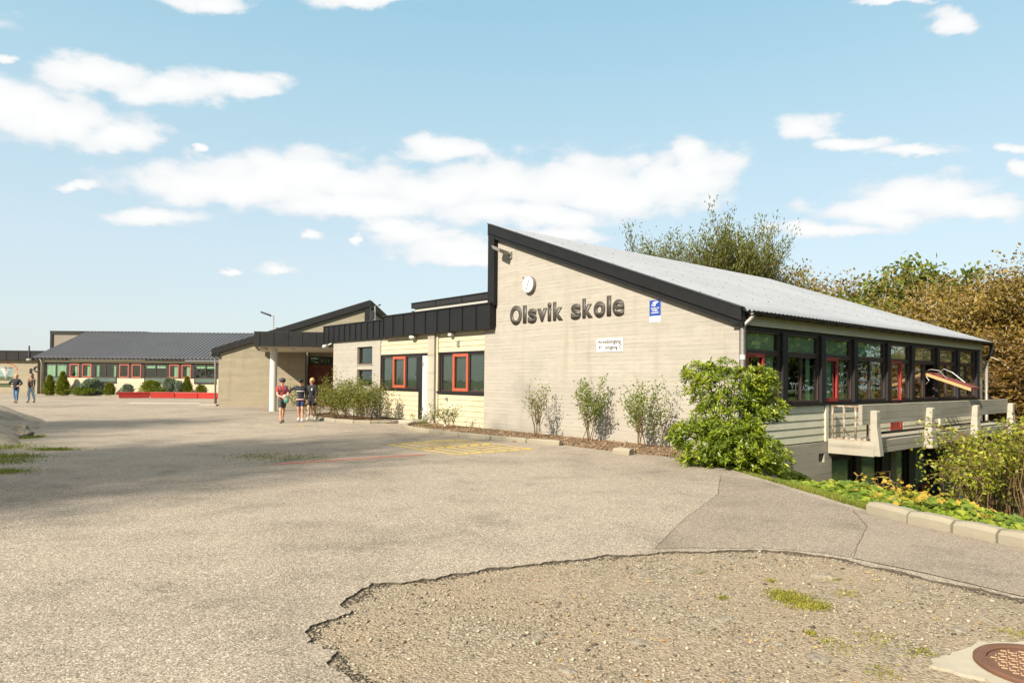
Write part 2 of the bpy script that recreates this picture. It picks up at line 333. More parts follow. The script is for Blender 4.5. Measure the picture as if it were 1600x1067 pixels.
M['asphalt3'] = asphalt('pale asphalt', (.24, .198, .155), (.10, .08, .06), (.40, .345, .275), False)
t = NT('gravel'); v = t.n('ShaderNodeTexVoronoi'); v.inputs['Scale'].default_value = 55; t.l(t.co(), v.inputs['Vector'])
s1 = t.n('ShaderNodeSeparateColor'); t.l(v.outputs['Color'], s1.inputs[0])
gc = t.ramp(s1.outputs[0], [(0, (.10, .08, .058)), (.25, (.235, .195, .14)), (.75, (.30, .25, .18)), (1, (.42, .37, .29))])
dirt = t.ramp(t.noise(1.3, 6, .7), [(.35, 0.0), (.62, .8)]); gc = t.mix(dirt, gc, (.305, .24, .165)); gc = t.mix(1.0, gc, t.ramp(t.noise(30, 5, .7), [(.3, .72), (.6, 1.1)]), 'MULTIPLY')
gc = t.mix(t.ramp(t.noise(.9, 5, .6), [(.6, 0.0), (.75, .45)]), gc, (.13, .12, .055))
M['gravel'] = t.done(gc, .95, t.bump(t.math('ADD', t.math('MULTIPLY', v.outputs['Distance'], -1), t.noise(60, 4, .7)), .012, .9), spec=.15)
t = NT('soil'); gc = t.ramp(t.noise(24, 6, .75), [(.3, (.09, .06, .035)), (.5, (.19, .13, .08)), (.68, (.31, .22, .14))]); M['soil'] = t.done(gc, .95, t.bump(t.noise(40, 5, .7), .03), spec=.1)
t = NT('meadow ground'); gc = t.ramp(t.noise(5, 6, .7), [(.3, (.035, .045, .014)), (.55, (.075, .085, .022)), (.75, (.13, .11, .04))]); M['meadow'] = t.done(gc, .95, t.bump(t.noise(30, 5), .03), spec=.1)
def markpaint(name, c, wear=.5):          # worn road paint: holes where the asphalt shows
    t = NT(name); a = t.noise(26, 5, .75); b = t.noise(2.2, 4, .7)
    f = t.math('ADD', a, t.math('MULTIPLY', t.math('SUBTRACT', b, .5), .8)); al = t.ramp(f, [(wear-.1, 0.0), (wear+.06, 1.0)])
    t.done(c, .7); t.l(t.math('MULTIPLY', al, .88), t.p.inputs['Alpha']); return t.m
M['yellow'] = markpaint('worn yellow paint', (.66, .46, .05), .34); M['redline'] = markpaint('worn red paint', (.55, .11, .06), .36); M['whiteline'] = markpaint('worn white paint', (.75, .72, .62), .35); M['faint'] = markpaint('faded yellow paint', (.50, .42, .14), .53)
M['rock'] = None
t = NT('rock'); a = t.noise(1.6, 8, .7); M['rock'] = t.done(t.mix(1.0, t.ramp(a, [(.3, (.15, .13, .10)), (.5, (.27, .235, .18)), (.7, (.37, .325, .25))]), t.ramp(t.noise(35, 4), [(.3, .7), (.6, 1.1)]), 'MULTIPLY'), .9, t.bump(t.noise(9, 8, .7), .05), spec=.2)
# plants
M['rhodo'] = leafmat('rhododendron leaves', [(.035, .065, .010), (.10, .15, .014), (.23, .28, .02), (.44, .45, .04)], .34, .3, .5)
M['rose'] = leafmat('rose shrub leaves', [(.035, .06, .012), (.10, .13, .022), (.20, .20, .035), (.20, .10, .035)], .5, .3)
M['lilac'] = leafmat('young shrub leaves', [(.05, .08, .015), (.13, .18, .03), (.26, .28, .045)], .5, .4)
M['cover'] = leafmat('round ground cover leaves', [(.04, .08, .010), (.11, .17, .016), (.24, .29, .025), (.38, .38, .045)], .5, .35)
M['coveryellow'] = leafmat('yellowing ground cover leaves', [(.20, .17, .02), (.40, .28, .035), (.52, .30, .05)], .6, .35)
M['grass'] = leafmat('grass blades', [(.06, .09, .012), (.16, .19, .022), (.30, .27, .045)], .6, .3)
M['weed'] = leafmat('gravel weeds', [(.10, .10, .02), (.24, .23, .03), (.36, .30, .05)], .6, .3)
M['willow'] = leafmat('willow leaves', [(.05, .065, .014), (.12, .13, .026), (.21, .20, .04)], .6, .3)
M['oak'] = leafmat('olive green leaves', [(.045, .07, .012), (.11, .145, .018), (.22, .23, .03)], .6, .3)
M['autumn'] = leafmat('autumn birch leaves', [(.07, .052, .016), (.16, .115, .03), (.26, .175, .036), (.33, .24, .05)], .6, .3)
M['autumn2'] = leafmat('rusty leaves', [(.075, .05, .016), (.18, .11, .028), (.28, .165, .038)], .6, .3)
M['bramble'] = leafmat('bramble leaves', [(.07, .10, .014), (.22, .24, .022), (.42, .40, .035)], .5, .35)
M['conifer'] = leafmat('conifer needles', [(.055, .085, .012), (.16, .19, .02), (.32, .32, .04)], .7, .25)
M['blueconifer'] = leafmat('blue spruce needles', [(.08, .11, .08), (.20, .25, .19), (.34, .40, .31)], .7, .15)
M['bark'] = barkmat('grey brown bark', (.13, .10, .07)); M['palebark'] = barkmat('pale birch bark', (.42, .38, .30)); M['twig'] = barkmat('brown twig', (.15, .095, .05))
M['petal'] = paint('white petals', (.8, .78, .7), .6, .05)
for n_, c_, r_ in (('skin', (.50, .27, .17), .5), ('skin2', (.38, .19, .11), .5), ('hairblond', (.42, .26, .10), .6), ('hairdark', (.02, .015, .012), .5), ('hairbrown', (.10, .045, .02), .5), ('clothblack', (.012, .013, .017), .85),
                   ('clothnavy', (.02, .03, .08), .85), ('clothred', (.34, .045, .025), .85), ('clothgrey', (.06, .06, .058), .85), ('jeans', (.10, .17, .28), .9), ('jeanslight', (.30, .40, .50), .9), ('pinkred', (.5, .15, .12), .8),
                   ('bagblue', (.03, .09, .35), .7), ('helmet', (.08, .25, .20), .35), ('shoe', (.65, .64, .62), .6), ('shoedark', (.03, .02, .02), .6), ('shoebrown', (.35, .22, .10), .6), ('sign_blue', (.012, .05, .27), .4),
                   ('redplastic', (.42, .03, .024), .45), ('yellowwood', (.45, .29, .12), .6), ('rust', (.12, .055, .03), .75), ('letter', (.055, .048, .038), .5), ('signwhite', (.60, .60, .58), .45), ('ink', (.03, .03, .035), .6)):
    M[n_] = paint(n_, c_, r_, .14, 9, .0004)
M['lowpane'] = paint('grey green glazed panel', (.09, .13, .105), .3, .1)
# ------------------------------------------------------------------ ground
rng = np.random.default_rng(7); random.seed(7)
EDGE = [(-14, 6.6), (0, 5.95), (4, 5.5), (6.65, 5.02), (8.65, 4.45), (11.1, 4.16), (14.4, 3.4), (19, 3.4), (400, 3.4)]
ey = np.array([e[0] for e in EDGE]); ex = np.array([e[1] for e in EDGE])
def terrain(x, y):
    x = np.asarray(x, float); y = np.asarray(y, float); s = np.clip(x-np.interp(y, ey, ex), 0, None)
    z = -.05-np.minimum(.20*s+.022*s*s, 3.6)
    bumpy = (np.sin(x*1.3+y*.7)*np.sin(y*1.1-x*.5))*.05*np.clip(s/2, 0, 1)
    return z+bumpy
def tz(x, y): return float(terrain(x, y))
gx = np.unique(np.concatenate([np.linspace(-400, -30, 12), np.linspace(-30, 0, 16), np.linspace(0, 12, 61), np.linspace(12, 40, 57), np.linspace(40, 400, 16)]))
gy_ = np.unique(np.concatenate([np.linspace(-60, 0, 10), np.linspace(0, 26, 105), np.linspace(26, 70, 30), np.linspace(70, 600, 14)]))
X, Y = np.meshgrid(gx, gy_); Z = terrain(X, Y); nx, ny = len(gx), len(gy_)
V = np.stack([X.ravel(), Y.ravel(), Z.ravel()], 1); i = np.arange(nx*ny).reshape(ny, nx)
F = np.stack([i[:-1, :-1].ravel(), i[:-1, 1:].ravel(), i[1:, 1:].ravel(), i[1:, :-1].ravel()], 1)
tag(np_mesh('ground', V, F, M['meadow'], smooth=True), kind='structure')
GR = [(3.95, 4.98), (3.78, 5.1), (3.42, 5.62), (2.96, 6.28), (2.42, 6.52), (2.0, 6.48), (1.39, 6.42), (.85, 6.22), (.35, 6.02), (-.18, 5.8), (-.60, 5.5), (-.86, 5.42), (-1.06, 5.33), (-1.1, 5.12), (-1.20, 4.85), (-1.14, 4.72), (-1.22, 4.55), (-1.27, 4.35), (-1.22, 4.16), (-1.02, 4.02), (-.95, 3.82), (-.76, 3.62), (-.55, 2.9), (-.5, 2.2), (-.2, 0), (-.4, -12)]
def ragged(pts, step=.045, amp=.035, seed=0.0):
    out = []
    for a, b in zip(pts[:-1], pts[1:]):
        a = Vector((*a, 0)); b = Vector((*b, 0)); n = max(1, int((b-a).length/step)); t_ = (b-a).normalized(); nn = Vector((-t_.y, t_.x, 0))
        for k in range(n):
            p = a.lerp(b, k/n); o = mnoise.noise(p*4+Vector((seed, 0, 0)))*amp*1.6+mnoise.noise(p*17+Vector((0, seed, 0)))*amp*.7+mnoise.noise(p*50)*amp*.35
            out.append((p.x+nn.x*o, p.y+nn.y*o))
    return out
def flat_poly(name, pts, ztop, depth, mats, parent=None):
    b = bmesh.new(); vs = [b.verts.new((p[0], p[1], ztop)) for p in pts]; f = b.faces.new(vs); b.normal_update()
    if f.normal.z < 0: f.normal_flip()
    if depth:
        bot = [b.verts.new((p[0], p[1], ztop-depth)) for p in pts]; n = len(pts)
        for k in range(n):
            q = b.faces.new((vs[k], vs[(k+1) % n], bot[(k+1) % n], bot[k])); q.material_index = 1 if isinstance(mats, list) else 0
    bmesh.ops.triangulate(b, faces=[f], quad_method='BEAUTY', ngon_method='EAR_CLIP')
    bmesh.ops.recalc_face_normals(b, faces=b.faces)
    me = bpy.data.meshes.new(name); b.to_mesh(me); b.free()
    up = sum(p.normal.z*p.area for p in me.polygons)
    if up < 0: me.flip_normals()
    return link(name, me, mats, parent)
edge_pts = [(6.6, -12), (5.95, 0), (5.5, 4), (5.02, 6.65), (4.45, 8.65), (4.16, 11.1), (3.95, 12.6), (3.3, 14.35), (2.35, 15.25), (1.5, 16.4)]
main = ragged(GR[::-1], .022, .05)+ragged([(3.95, 4.98), (4.6, 4.3), (4.95, 2.6), (5.1, 0), (5.2, -12)], .1, .03)
outer = [(5.2, -12)]+ragged(edge_pts, .12, .02)+[(1.5, 16.4), (1.5, 19), (1.5, 60), (-75, 60), (-75, -12)]
tag(flat_poly('asphalt_yard', main+outer, 0.0, .05, [M['asphalt'], paint('dark tar edge', (.085, .07, .05), .95, .4, 20)]), kind='structure')
tag(flat_poly('gravel', [(-1.6, -12), (-1.6, 5.9), (4.2, 6.9), (5.0, 4.6), (5.3, 0), (5.5, -12)], -.017, 0, M['gravel']), kind='structure')
# newer lengths of asphalt on the road
p1 = [gp(1015, 861, .004), gp(1100, 859, .004), gp(1200, 858.5, .004), gp(1318, 874, .004), gp(1320, 800, .004), gp(1335, 790, .004), gp(1230, 764, .004), gp(1190, 748, .004), gp(1150, 770, .004), gp(1080, 812, .004)]
p1 = [(1.36, 6.50), (1.72, 6.56), (2.0, 6.55), (2.4, 6.58), (2.9, 6.42), (3.1, 6.25), (3.95, 7.6), (4.28, 8.7), (4.02, 11.0), (3.55, 11.6), (2.9, 9.6), (2.0, 7.9)]
tag(flat_poly('asphalt_patch', ragged(p1+p1[:1], .1, .004), .004, 0, M['asphalt2']), kind='structure')
tag(flat_poly('asphalt_patch', ragged([(3.10, 6.22), (3.5, 5.72), (3.82, 5.18), (4.1, 4.93), (4.7, 4.43), (5.1, 2.6), (5.4, 2.6), (5.38, 4.2), (4.95, 6.5), (4.45, 8.4), (4.26, 8.55), (3.94, 7.58), (3.10, 6.22)], .1, .004), .008, 0, M['asphalt3']), kind='structure')
# painted games on the yard
def line_strip(mb, a, b, wd):
    a = Vector(a[:2]); b = Vector(b[:2]); d = (b-a).normalized(); n = Vector((-d.y, d.x))*wd/2
    mb.add([(*(a-n), .006), (*(b-n), .006), (*(b+n), .006), (*(a+n), .006)], [(0, 1, 2, 3)])
mb = MB()
for pts in ([(1.37, 6.5), (2.0, 7.9), (2.9, 9.6), (3.55, 11.6)], [(3.12, 6.24), (3.95, 7.6), (4.28, 8.6)]):
    rg = ragged(pts, .06, .008, 4.0)
    for k in range(len(rg)-1): line_strip(mb, rg[k], rg[k+1], .003+.006*abs(mnoise.noise(Vector((rg[k][0]*5, rg[k][1]*5, 1)))))
for i_, v_ in enumerate(mb.v): mb.v[i_] = (v_[0], v_[1], .012)
tag(mb.build('asphalt_seam', paint('tar seam', (.07, .055, .04), .8, .4, 12)), kind='structure')
A_, B_, C_, D_ = [gp(*c) for c in ((606, 694.6), (711.5, 687), (831.8, 701.7), (713, 710.5))]
mb = MB()
for k in range(7):
    f = k/6; line_strip(mb, A_.lerp(D_, f) if 0 else A_.lerp(B_, f), D_.lerp(C_, f), .075)
for k in range(3):
    f = k/2; line_strip(mb, A_.lerp(D_, f), B_.lerp(C_, f), .095)
tag(mb.build('yellow_grid_marking', M['yellow']), kind='structure')
mb = MB(); line_strip(mb, gp(427, 725.5), gp(667, 710), .10); tag(mb.build('red_line_marking', M['redline']), kind='structure')
mb = MB(); line_strip(mb, gp(200, 629.5), gp(312, 630), .5); tag(mb.build('white_line_marking', M['whiteline']), kind='structure')
mb = MB(); oc = gp(531, 672.8)
for k in range(40):
    a, b = 2*math.pi*k/40, 2*math.pi*(k+1)/40; line_strip(mb, (oc.x+.95*math.cos(a), oc.y+.75*math.sin(a)), (oc.x+.95*math.cos(b), oc.y+.75*math.sin(b)), .09)
line_strip(mb, gp(395, 665), gp(470, 664), .12); line_strip(mb, gp(470, 664), gp(476, 668), .1)
tag(mb.build('yellow_ring_marking', M['faint']), kind='structure')
# soil beds
def soil(pts, z=.035):
    return tag(flat_poly('soil_bed', ragged(pts+pts[:1], .1, .03), z, .09, M['soil']), kind='structure')
TH = R(49.75); D2 = Vector((math.sin(TH), math.cos(TH), 0)); D1 = Vector((-math.cos(TH), math.sin(TH), 0)); O = Vector((4.925, 14.80, 0))
def PW(v, u, z=0): return O+D2*v+D1*u+Vector((0, 0, z))
def ll(v, u): p = PW(v, u); return (p.x, p.y)
soil([ll(.3, 19.3), ll(-1.2, 18.6), ll(-2.15, 17.2), ll(-2.35, 15.4), ll(-2.15, 13.6), ll(-1.2, 12.9), ll(.3, 12.75)])
soil([ll(.3, 11.9), ll(-1.1, 11.75), ll(-2.0, 10.4), ll(-2.2, 8.9), ll(-2.15, 6.5), ll(-2.05, 5.0), ll(.3, 5.0)])
soil([ll(.3, 5.1), ll(-1.95, 5.1), ll(-1.5, 3.6), ll(-1.55, 2.2), ll(-1.3, .9), ll(-1.1, -.35), ll(-.2, -.6), ll(.4, .3)], .03)
# ------------------------------------------------------------------ building kit
def siding(mb, a0, a1, z0, z1, d=0.0, bh=.17, out=.022):        # lapped boards
    n = max(1, round((z1-z0)/bh)); h = (z1-z0)/n
    for k in range(n):
        za = z0+k*h; zb = za+h-.012
        pts = [(a0, d-.02, za), (a0, d+out, za), (a0, d+.006, zb), (a0, d-.02, zb), (a1, d-.02, za), (a1, d+out, za), (a1, d+.006, zb), (a1, d-.02, zb)]
        mb.add(pts, [(0, 1, 2, 3), (7, 6, 5, 4), (1, 5, 6, 2), (0, 4, 5, 1), (3, 2, 6, 7), (0, 3, 7, 4)])
    mb.box(a0, a1, d-.09, d-.035, z0, z1)
def frame(mb, a0, a1, z0, z1, d0, d1, wd):
    mb.box(a0, a1, d0, d1, z0, z0+wd); mb.box(a0, a1, d0, d1, z1-wd, z1); mb.box(a0, a0+wd, d0, d1, z0+wd, z1-wd); mb.box(a1-wd, a1, d0, d1, z0+wd, z1-wd)
def curtain(xf, parent, a0, a1, z0, z1, d, mt, name='curtain'):
    n = max(6, int((a1-a0)/.025)); vs = []; fs = []
    for k in range(n+1):
        a = a0+(a1-a0)*k/n; o = d+.022*math.sin(k*1.35)+.012*math.sin(k*.5+a0*7); vs += [xf(a, o, z0), xf(a, o, z1)]
    fs = [(2*k, 2*k+2, 2*k+3, 2*k+1) for k in range(n)]
    m_ = MB(); m_.add(vs, fs); return m_.build(name, M[mt], parent, smooth=True)
def window(root, xf, a0, a1, z0, z1, d=0.0, fm='brown', wd=.05, divs=(), name='window', sash=None, curtains=(), transom=None, glass='glass', sashm='orange', sashw=.075, label=None):
    mb = MB(xf); frame(mb, a0, a1, z0, z1, d-.07, d, wd)
    zt = transom if transom else z1-wd
    if transom: mb.box(a0+wd, a1-wd, d-.068, d-.002, transom, transom+wd)
    for x in divs: mb.box(x-wd/2, x+wd/2, d-.068, d-.002, z0+wd, zt)
    w_ = mb.build(name, M[fm], root, bevel=.004)
    g = MB(xf); g.box(a0+wd*.8, a1-wd*.8, d-.045, d-.039, z0+wd*.8, z1-wd*.8); g.build('pane', M[glass], w_)
    if sash:
        for (s0, s1) in (sash if isinstance(sash, list) else [sash]):
            m2 = MB(xf); frame(m2, s0, s1, z0+.01, (transom if transom else z1-.012), d-.03, d+.022, sashw); m2.build('sash', M[sashm], w_, bevel=.004)
    for (c0, c1, mt, za) in curtains: curtain(xf, w_, c0, c1, za, z1-.02, d-.10, mt, 'curtain' if mt != 'blind' else 'blind')
    return w_
def corrugated(name, x0, x1, ya, za, yb, zb, mt, parent, wl=.177, amp=.027, along_x=True, thick=.012, rot=None):
    n = int((x1-x0)/wl*8); xs = np.linspace(x0, x1, n+1); rows = 13
    V = []; 
    ln = math.hypot(yb-ya, zb-za); ny_, nz_ = -(zb-za)/ln, (yb-ya)/ln
    if nz_ < 0: ny_, nz_ = -ny_, -nz_
    for lay in (0, 1):
        for r_ in range(rows):
            f = r_/(rows-1); o = amp*np.cos((xs-x0)/wl*2*math.pi)-lay*thick
            V.append(np.stack([xs, ya+(yb-ya)*f+o*ny_, za+(zb-za)*f+o*nz_], 1))
    V = np.concatenate(V); c = n+1; Fs = []
    for lay in (0, 1):
        idx = np.arange(rows*c).reshape(rows, c)+lay*rows*c
        q = np.stack([idx[:-1, :-1].ravel(), idx[:-1, 1:].ravel(), idx[1:, 1:].ravel(), idx[1:, :-1].ravel()], 1)
        Fs.append(q if lay == 0 else q[:, ::-1])
    e0 = np.arange(c); e1 = e0+rows*c; Fs.append(np.stack([e0[:-1], e1[:-1], e1[1:], e0[1:]], 1))
    return np_mesh(name, V, np.concatenate(Fs), M[mt], parent, smooth=True)
def gutter(root, xf, a0, a1, z, d0, rad=.07, mt='gutter', name='gutter'):
    mb = MB(xf); n = 8; vs = []; 
    for a in (a0, a1):
        for rr in (rad, rad-.008):
            for k in range(n+1):
                q = math.pi+math.pi*k/n; vs.append((a, d0+rr*math.cos(q), z+rr*math.sin(q)))
    c = n+1; fs = []
    for k in range(n): fs += [(k, k+1, 2*c+k+1, 2*c+k), (c+k, 3*c+k, 3*c+k+1, c+k+1)]
    for e in (0, 2*c): fs += [(e+k, e+c+k, e+c+k+1, e+k+1) for k in range(n)]
    fs += [(0, 2*c, 3*c, c), (n, c+n, 3*c+n, 2*c+n)]; mb.add(vs, fs)
    x = a0+.35
    while x < a1:      # brackets
        mb.tube([(x, d0-rad-.01, z+.01)]+[(x, d0+(rad+.008)*math.cos(math.pi+math.pi*k/6), z+(rad+.008)*math.sin(math.pi+math.pi*k/6)) for k in range(7)], .009, 5); x += .72
    return mb.build(name, M[mt], root, smooth=False)
# ------------------------------------------------------------------ 1. the large gable building on the right
BR = R(90)-TH
b1 = empty('school_building', O, BR, 'large concrete school building with pale sloping roof and a glazed side above a balcony', 'building')
GT = .28
zr = lambda u: 3.13+(u+.15)*(6.38-3.13)/(8.76)      # roof surface over the gable
# gable wall, one piece down to the foundation
mb = MB(YF); mb.prism([(0, -4.6), (8.35, -4.6), (8.98, -4.6), (8.98, 3.2), (8.40, 3.2), (8.40, zr(8.4)-.12), (0, zr(0)-.14)], 0, 0)
mb = MB(); pts = [(0, -4.6), (8.98, -4.6), (8.98, 3.2), (8.40, 3.2), (8.40, zr(8.4)-.14), (0, zr(0)-.16)]
n = len(pts); mb.add([(0, p[0], p[1]) for p in pts]+[(GT, p[0], p[1]) for p in pts], [tuple(range(n)), tuple(range(2*n-1, n-1, -1))]+[(i, (i+1) % n, (i+1) % n+n, i+n) for i in range(n)])
mb.build('gable_wall', M['concrete'], b1)
mb = MB(); pts = [(0, -4.6), (8.6, -4.6), (8.6, zr(8.6)-.14), (0, zr(0)-.16)]
n = 4; mb.add([(16.3, p[0], p[1]) for p in pts]+[(16.58, p[0], p[1]) for p in pts], [tuple(range(n)), tuple(range(2*n-1, n-1, -1))]+[(i, (i+1) % n, (i+1) % n+n, i+n) for i in range(n)])
mb.build('end_wall', M['parapet'], b1)
mb = MB(); mb.box(.28, 16.3, 8.35, 8.6, -4.6, 6.1); mb.build('rear_wall', M['concrete'], b1)
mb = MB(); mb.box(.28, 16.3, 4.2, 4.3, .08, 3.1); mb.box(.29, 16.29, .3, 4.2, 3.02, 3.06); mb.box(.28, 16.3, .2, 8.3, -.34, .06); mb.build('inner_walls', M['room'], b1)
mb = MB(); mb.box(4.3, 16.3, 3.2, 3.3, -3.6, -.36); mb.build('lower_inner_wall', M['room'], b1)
corrugated('roof', -.16, 16.85, -.24, zr(-.24)+.02, 8.72, zr(8.72)+.02, 'roof', b1)
mb = MB()
for r_ in (.16, .31, .46, .61, .76, .9):
    for k in range(22):
        y_ = -.24+8.96*r_; mb.ball((.3+k*.76, y_, zr(y_)+.047), .014, 6)
mb.build('roof_screws', M['gutter'], b1); bpy.context.scene.collection.objects['roof_screws']['kind'] = 'stuff'
# verge boards along the gable, vertical board at the high end, box at the eave
mb = MB()
def verge(x0, x1, top, bot, u0=-.16, u1=8.62):
    n = 4; pts = [(u0, zr(u0)+bot), (u1, zr(u1)+bot), (u1, zr(u1)+top), (u0, zr(u0)+top)]
    mb.add([(x0, p[0], p[1]) for p in pts]+[(x1, p[0], p[1]) for p in pts], [tuple(range(n)), tuple(range(2*n-1, n-1, -1))]+[(i, (i+1) % n, (i+1) % n+n, i+n) for i in range(n)])
verge(-.20, -.003, .03, -.24); verge(-.15, -.0035, -.24, -.36); mb.build('verge_board', M['black'], b1, bevel=.006)
mb = MB(); verge(-.22, -.04, .065, .032); mb.build('verge_capping', M['gutter'], b1)
mb = MB(); mb.box(-.16, -.003, 8.34, 8.62, 3.88, zr(8.34)-.2); mb.box(-.12, .3, 8.615, 8.70, 3.3, 6.33); mb.build('corner_board', M['black'], b1, bevel=.005)
mb = MB(); mb.box(-.15, -.003, -.15, .10, 2.80, zr(-.1)-.30); mb.build('eave_box', M['black'], b1, bevel=.005)
mb = MB(); mb.box(-.1, 16.85, 8.64, 8.75, 6.1, 6.40); mb.build('ridge_capping', M['gutter'], b1)
mb = MB(XF); mb.box(16.585, 16.75, -8.6, .2, 3.0, 3.1); mb.build('far_verge_board', M['black'], b1)
mb = MB(XF); mb.box(.30, 16.45, .02, .07, 2.82, 3.045); mb.build('eave_beam', M['sage'], b1, bevel=.006)
mb = MB(XF); mb.box(.0, 16.8, .02, .24, 3.05, 3.075); mb.build('eave_soffit', M['gutter'], b1)
gutter(b1, XF, .02, 16.7, 3.10, .27, .085)
# downpipes
mb = MB(XF); mb.tube([(.10, .26, 3.06), (.10, .26, 2.98), (.06, .20, 2.90), (-.02, .12, 2.80), (-.03, .10, 2.72), (-.03, .10, .05), (-.03, .10, -.4)], .05, 10); mb.build('downpipe', M['zinc'], b1, smooth=True)
mb = MB(XF); mb.tube([(-.03, .10, 2.16), (-.03, .10, 2.06)], .06, 10); mb.build('pipe_joint', M['white'], b1)
mb = MB(XF); mb.tube([(16.72, .26, 3.05), (16.72, .26, 2.72), (16.70, .16, 2.56), (16.70, .10, 2.46)], .06, 8); mb.build('downpipe_bend', M['gutter'], b1, smooth=True)
mb = MB(XF); mb.tube([(16.70, .10, 2.46), (16.70, .10, -3)], .055, 8); mb.build('downpipe', M['zinc'], b1, smooth=True)
# upper glazed side: eight bays
mb = MB(XF); mb.box(.285, 16.28, -.10, .0, 2.745, 2.815); mb.build('head_beam', M['blackwood'], b1)
mb = MB(XF); mb.box(.30, 16.1, -.06, .075, 1.02, 1.065); mb.build('sill', M['black'], b1, bevel=.004)
posts = [1.92, 3.84, 5.72, 7.92, 9.76, 11.93, 13.9, 15.95]
for x in posts:
    mb = MB(XF); mb.box(x-.12, x+.12, -.12, .045, 1.07, 2.742); mb.build('post', M['blackwood'], b1, bevel=.004)
edges = [.29]+[p for x in posts[:-1] for p in (x-.125, x+.125)]+[posts[-1]-.125]
bays = [(edges[i], edges[i+1]) for i in range(0, len(edges), 2)]
for k, (a, b) in enumerate(bays):
    m_ = (a+b)/2
    window(b1, XF, a, b, 2.24, 2.74, -.02, 'brown', .06, (), 'transom_window', glass='glass2', curtains=[(a+.1, b-.12, 'blind', 2.2)] if k in (0, 1, 2, 4) else [(a+.1, b-.15, 'curtain2', 2.2)])
    cs = [[(a+.82, b-.15, 'blind', 1.42), (a+.9, b-.4, 'curtain2', 1.1)], [(a+.06, a+.3, 'curtain', 1.1), (b-.5, b-.35, 'curtain2', 1.1)], [(a+.2, a+.6, 'curtain2', 1.1), (b-.5, b-.3, 'curtain', 1.1)], [(b-.75, b-.5, 'curtain', 1.1), (a+.1, a+.3, 'curtain2', 1.1)],
          [(b-.7, b-.45, 'curtain2', 1.1)], [(a+.3, a+.7, 'curtain2', 1.1)], [(b-.8, b-.5, 'curtain', 1.1)], [(a+.4, a+.9, 'curtain2', 1.1)]][k]
    if k in (0, 2): window(b1, XF, a, b, 1.075, 2.235, -.02, 'brown', .06, (a+.80,), glass='glass2', sash=(a+.01, a+.78), sashm='red', curtains=cs, sashw=.09)
    elif k == 4: window(b1, XF, a+.86, b, 1.075, 2.235, -.02, 'brown', .06, (), glass='glass2', curtains=cs)
    elif k == 5: window(b1, XF, a, m_-.05, 1.075, 2.235, -.02, 'brown', .06, (), glass='glass2', curtains=cs[:0])
    else: window(b1, XF, a, b, 1.075, 2.235, -.02, 'brown', .06, (m_-.06,), glass='glass2', curtains=cs)
    if k == 4:
        d_ = MB(XF); frame(d_, a+.0, a+.84, .16, 2.235, -.05, .03, .085); d_.box(a+.086, a+.754, -.045, .0, .245, .62); d_.box(a+.086, a+.754, -.045, .025, 1.02, 1.10)
        dd = d_.build('door', M['red'], b1, bevel=.004); g = MB(XF); g.box(a+.08, a+.76, -.02, -.014, .6, 2.16); g.build('pane', M['glass2'], dd)
        h = MB(XF); h.box(a+.765, a+.815, .03, .04, 1.25, 1.45); h.tube([(a+.79, .04, 1.38), (a+.79, .085, 1.38), (a+.66, .085, 1.38)], .012, 6); h.build('handle', M['steel'], dd)
# the tipped-open window leaf in the sixth bay
a, b = bays[5]; m_ = (a+b)/2
ow = MB(XF); frame(ow, m_, b, 1.075, 2.235, -.09, -.02, .06); opw = ow.build('window', M['brown'], b1, bevel=.004); tag(opw, 'tipped-open window with its leaf swung out flat')
def slope(a_, p, off): f = (p+.35)/1.6; return (a_, p, 2.0-.60*f+off)
sm = MB(XF)
for (q0, q1) in ((m_+.07, m_+.15), (b-.15, b-.07)): sm.add([slope(q0, -.35, 0), slope(q1, -.35, 0), slope(q1, 1.25, 0), slope(q0, 1.25, 0), slope(q0, -.35, .06), slope(q1, -.35, .06), slope(q1, 1.25, .06), slope(q0, 1.25, .06)], [(0, 3, 2, 1), (4, 5, 6, 7), (0, 1, 5, 4), (1, 2, 6, 5), (2, 3, 7, 6), (3, 0, 4, 7)])
for (p0, p1) in ((-.35, -.25), (1.15, 1.25)): sm.add([slope(m_+.15, p0, 0), slope(b-.15, p0, 0), slope(b-.15, p1, 0), slope(m_+.15, p1, 0), slope(m_+.15, p0, .06), slope(b-.15, p0, .06), slope(b-.15, p1, .06), slope(m_+.15, p1, .06)], [(0, 3, 2, 1), (4, 5, 6, 7), (0, 1, 5, 4), (1, 2, 6, 5), (2, 3, 7, 6), (3, 0, 4, 7)])
for q in (.3, .42, .54): sm.add([slope(m_+q, -.25, .03), slope(m_+q+.05, -.25, .03), slope(m_+q+.05, 1.15, .03), slope(m_+q, 1.15, .03), slope(m_+q, -.25, .07), slope(m_+q+.05, -.25, .07), slope(m_+q+.05, 1.15, .07), slope(m_+q, 1.15, .07)], [(0, 3, 2, 1), (4, 5, 6, 7), (0, 1, 5, 4), (1, 2, 6, 5), (2, 3, 7, 6), (3, 0, 4, 7)])
M['leafred'] = paint('dull red timber', (.15, .03, .022), .55, .15, 8); lf = sm.build('open_leaf', M['leafred'], opw)
ym = MB(XF); ym.add([slope(m_+.02, -.35, -.05), slope(m_+.068, -.35, -.05), slope(m_+.068, 1.25, -.05), slope(m_+.02, 1.25, -.05), slope(m_+.02, -.35, .04), slope(m_+.068, -.35, .04), slope(m_+.068, 1.25, .04), slope(m_+.02, 1.25, .04)], [(0, 3, 2, 1), (4, 5, 6, 7), (0, 1, 5, 4), (1, 2, 6, 5), (2, 3, 7, 6), (3, 0, 4, 7)])
ym.build('leaf_edge', M['yellowwood'], opw)
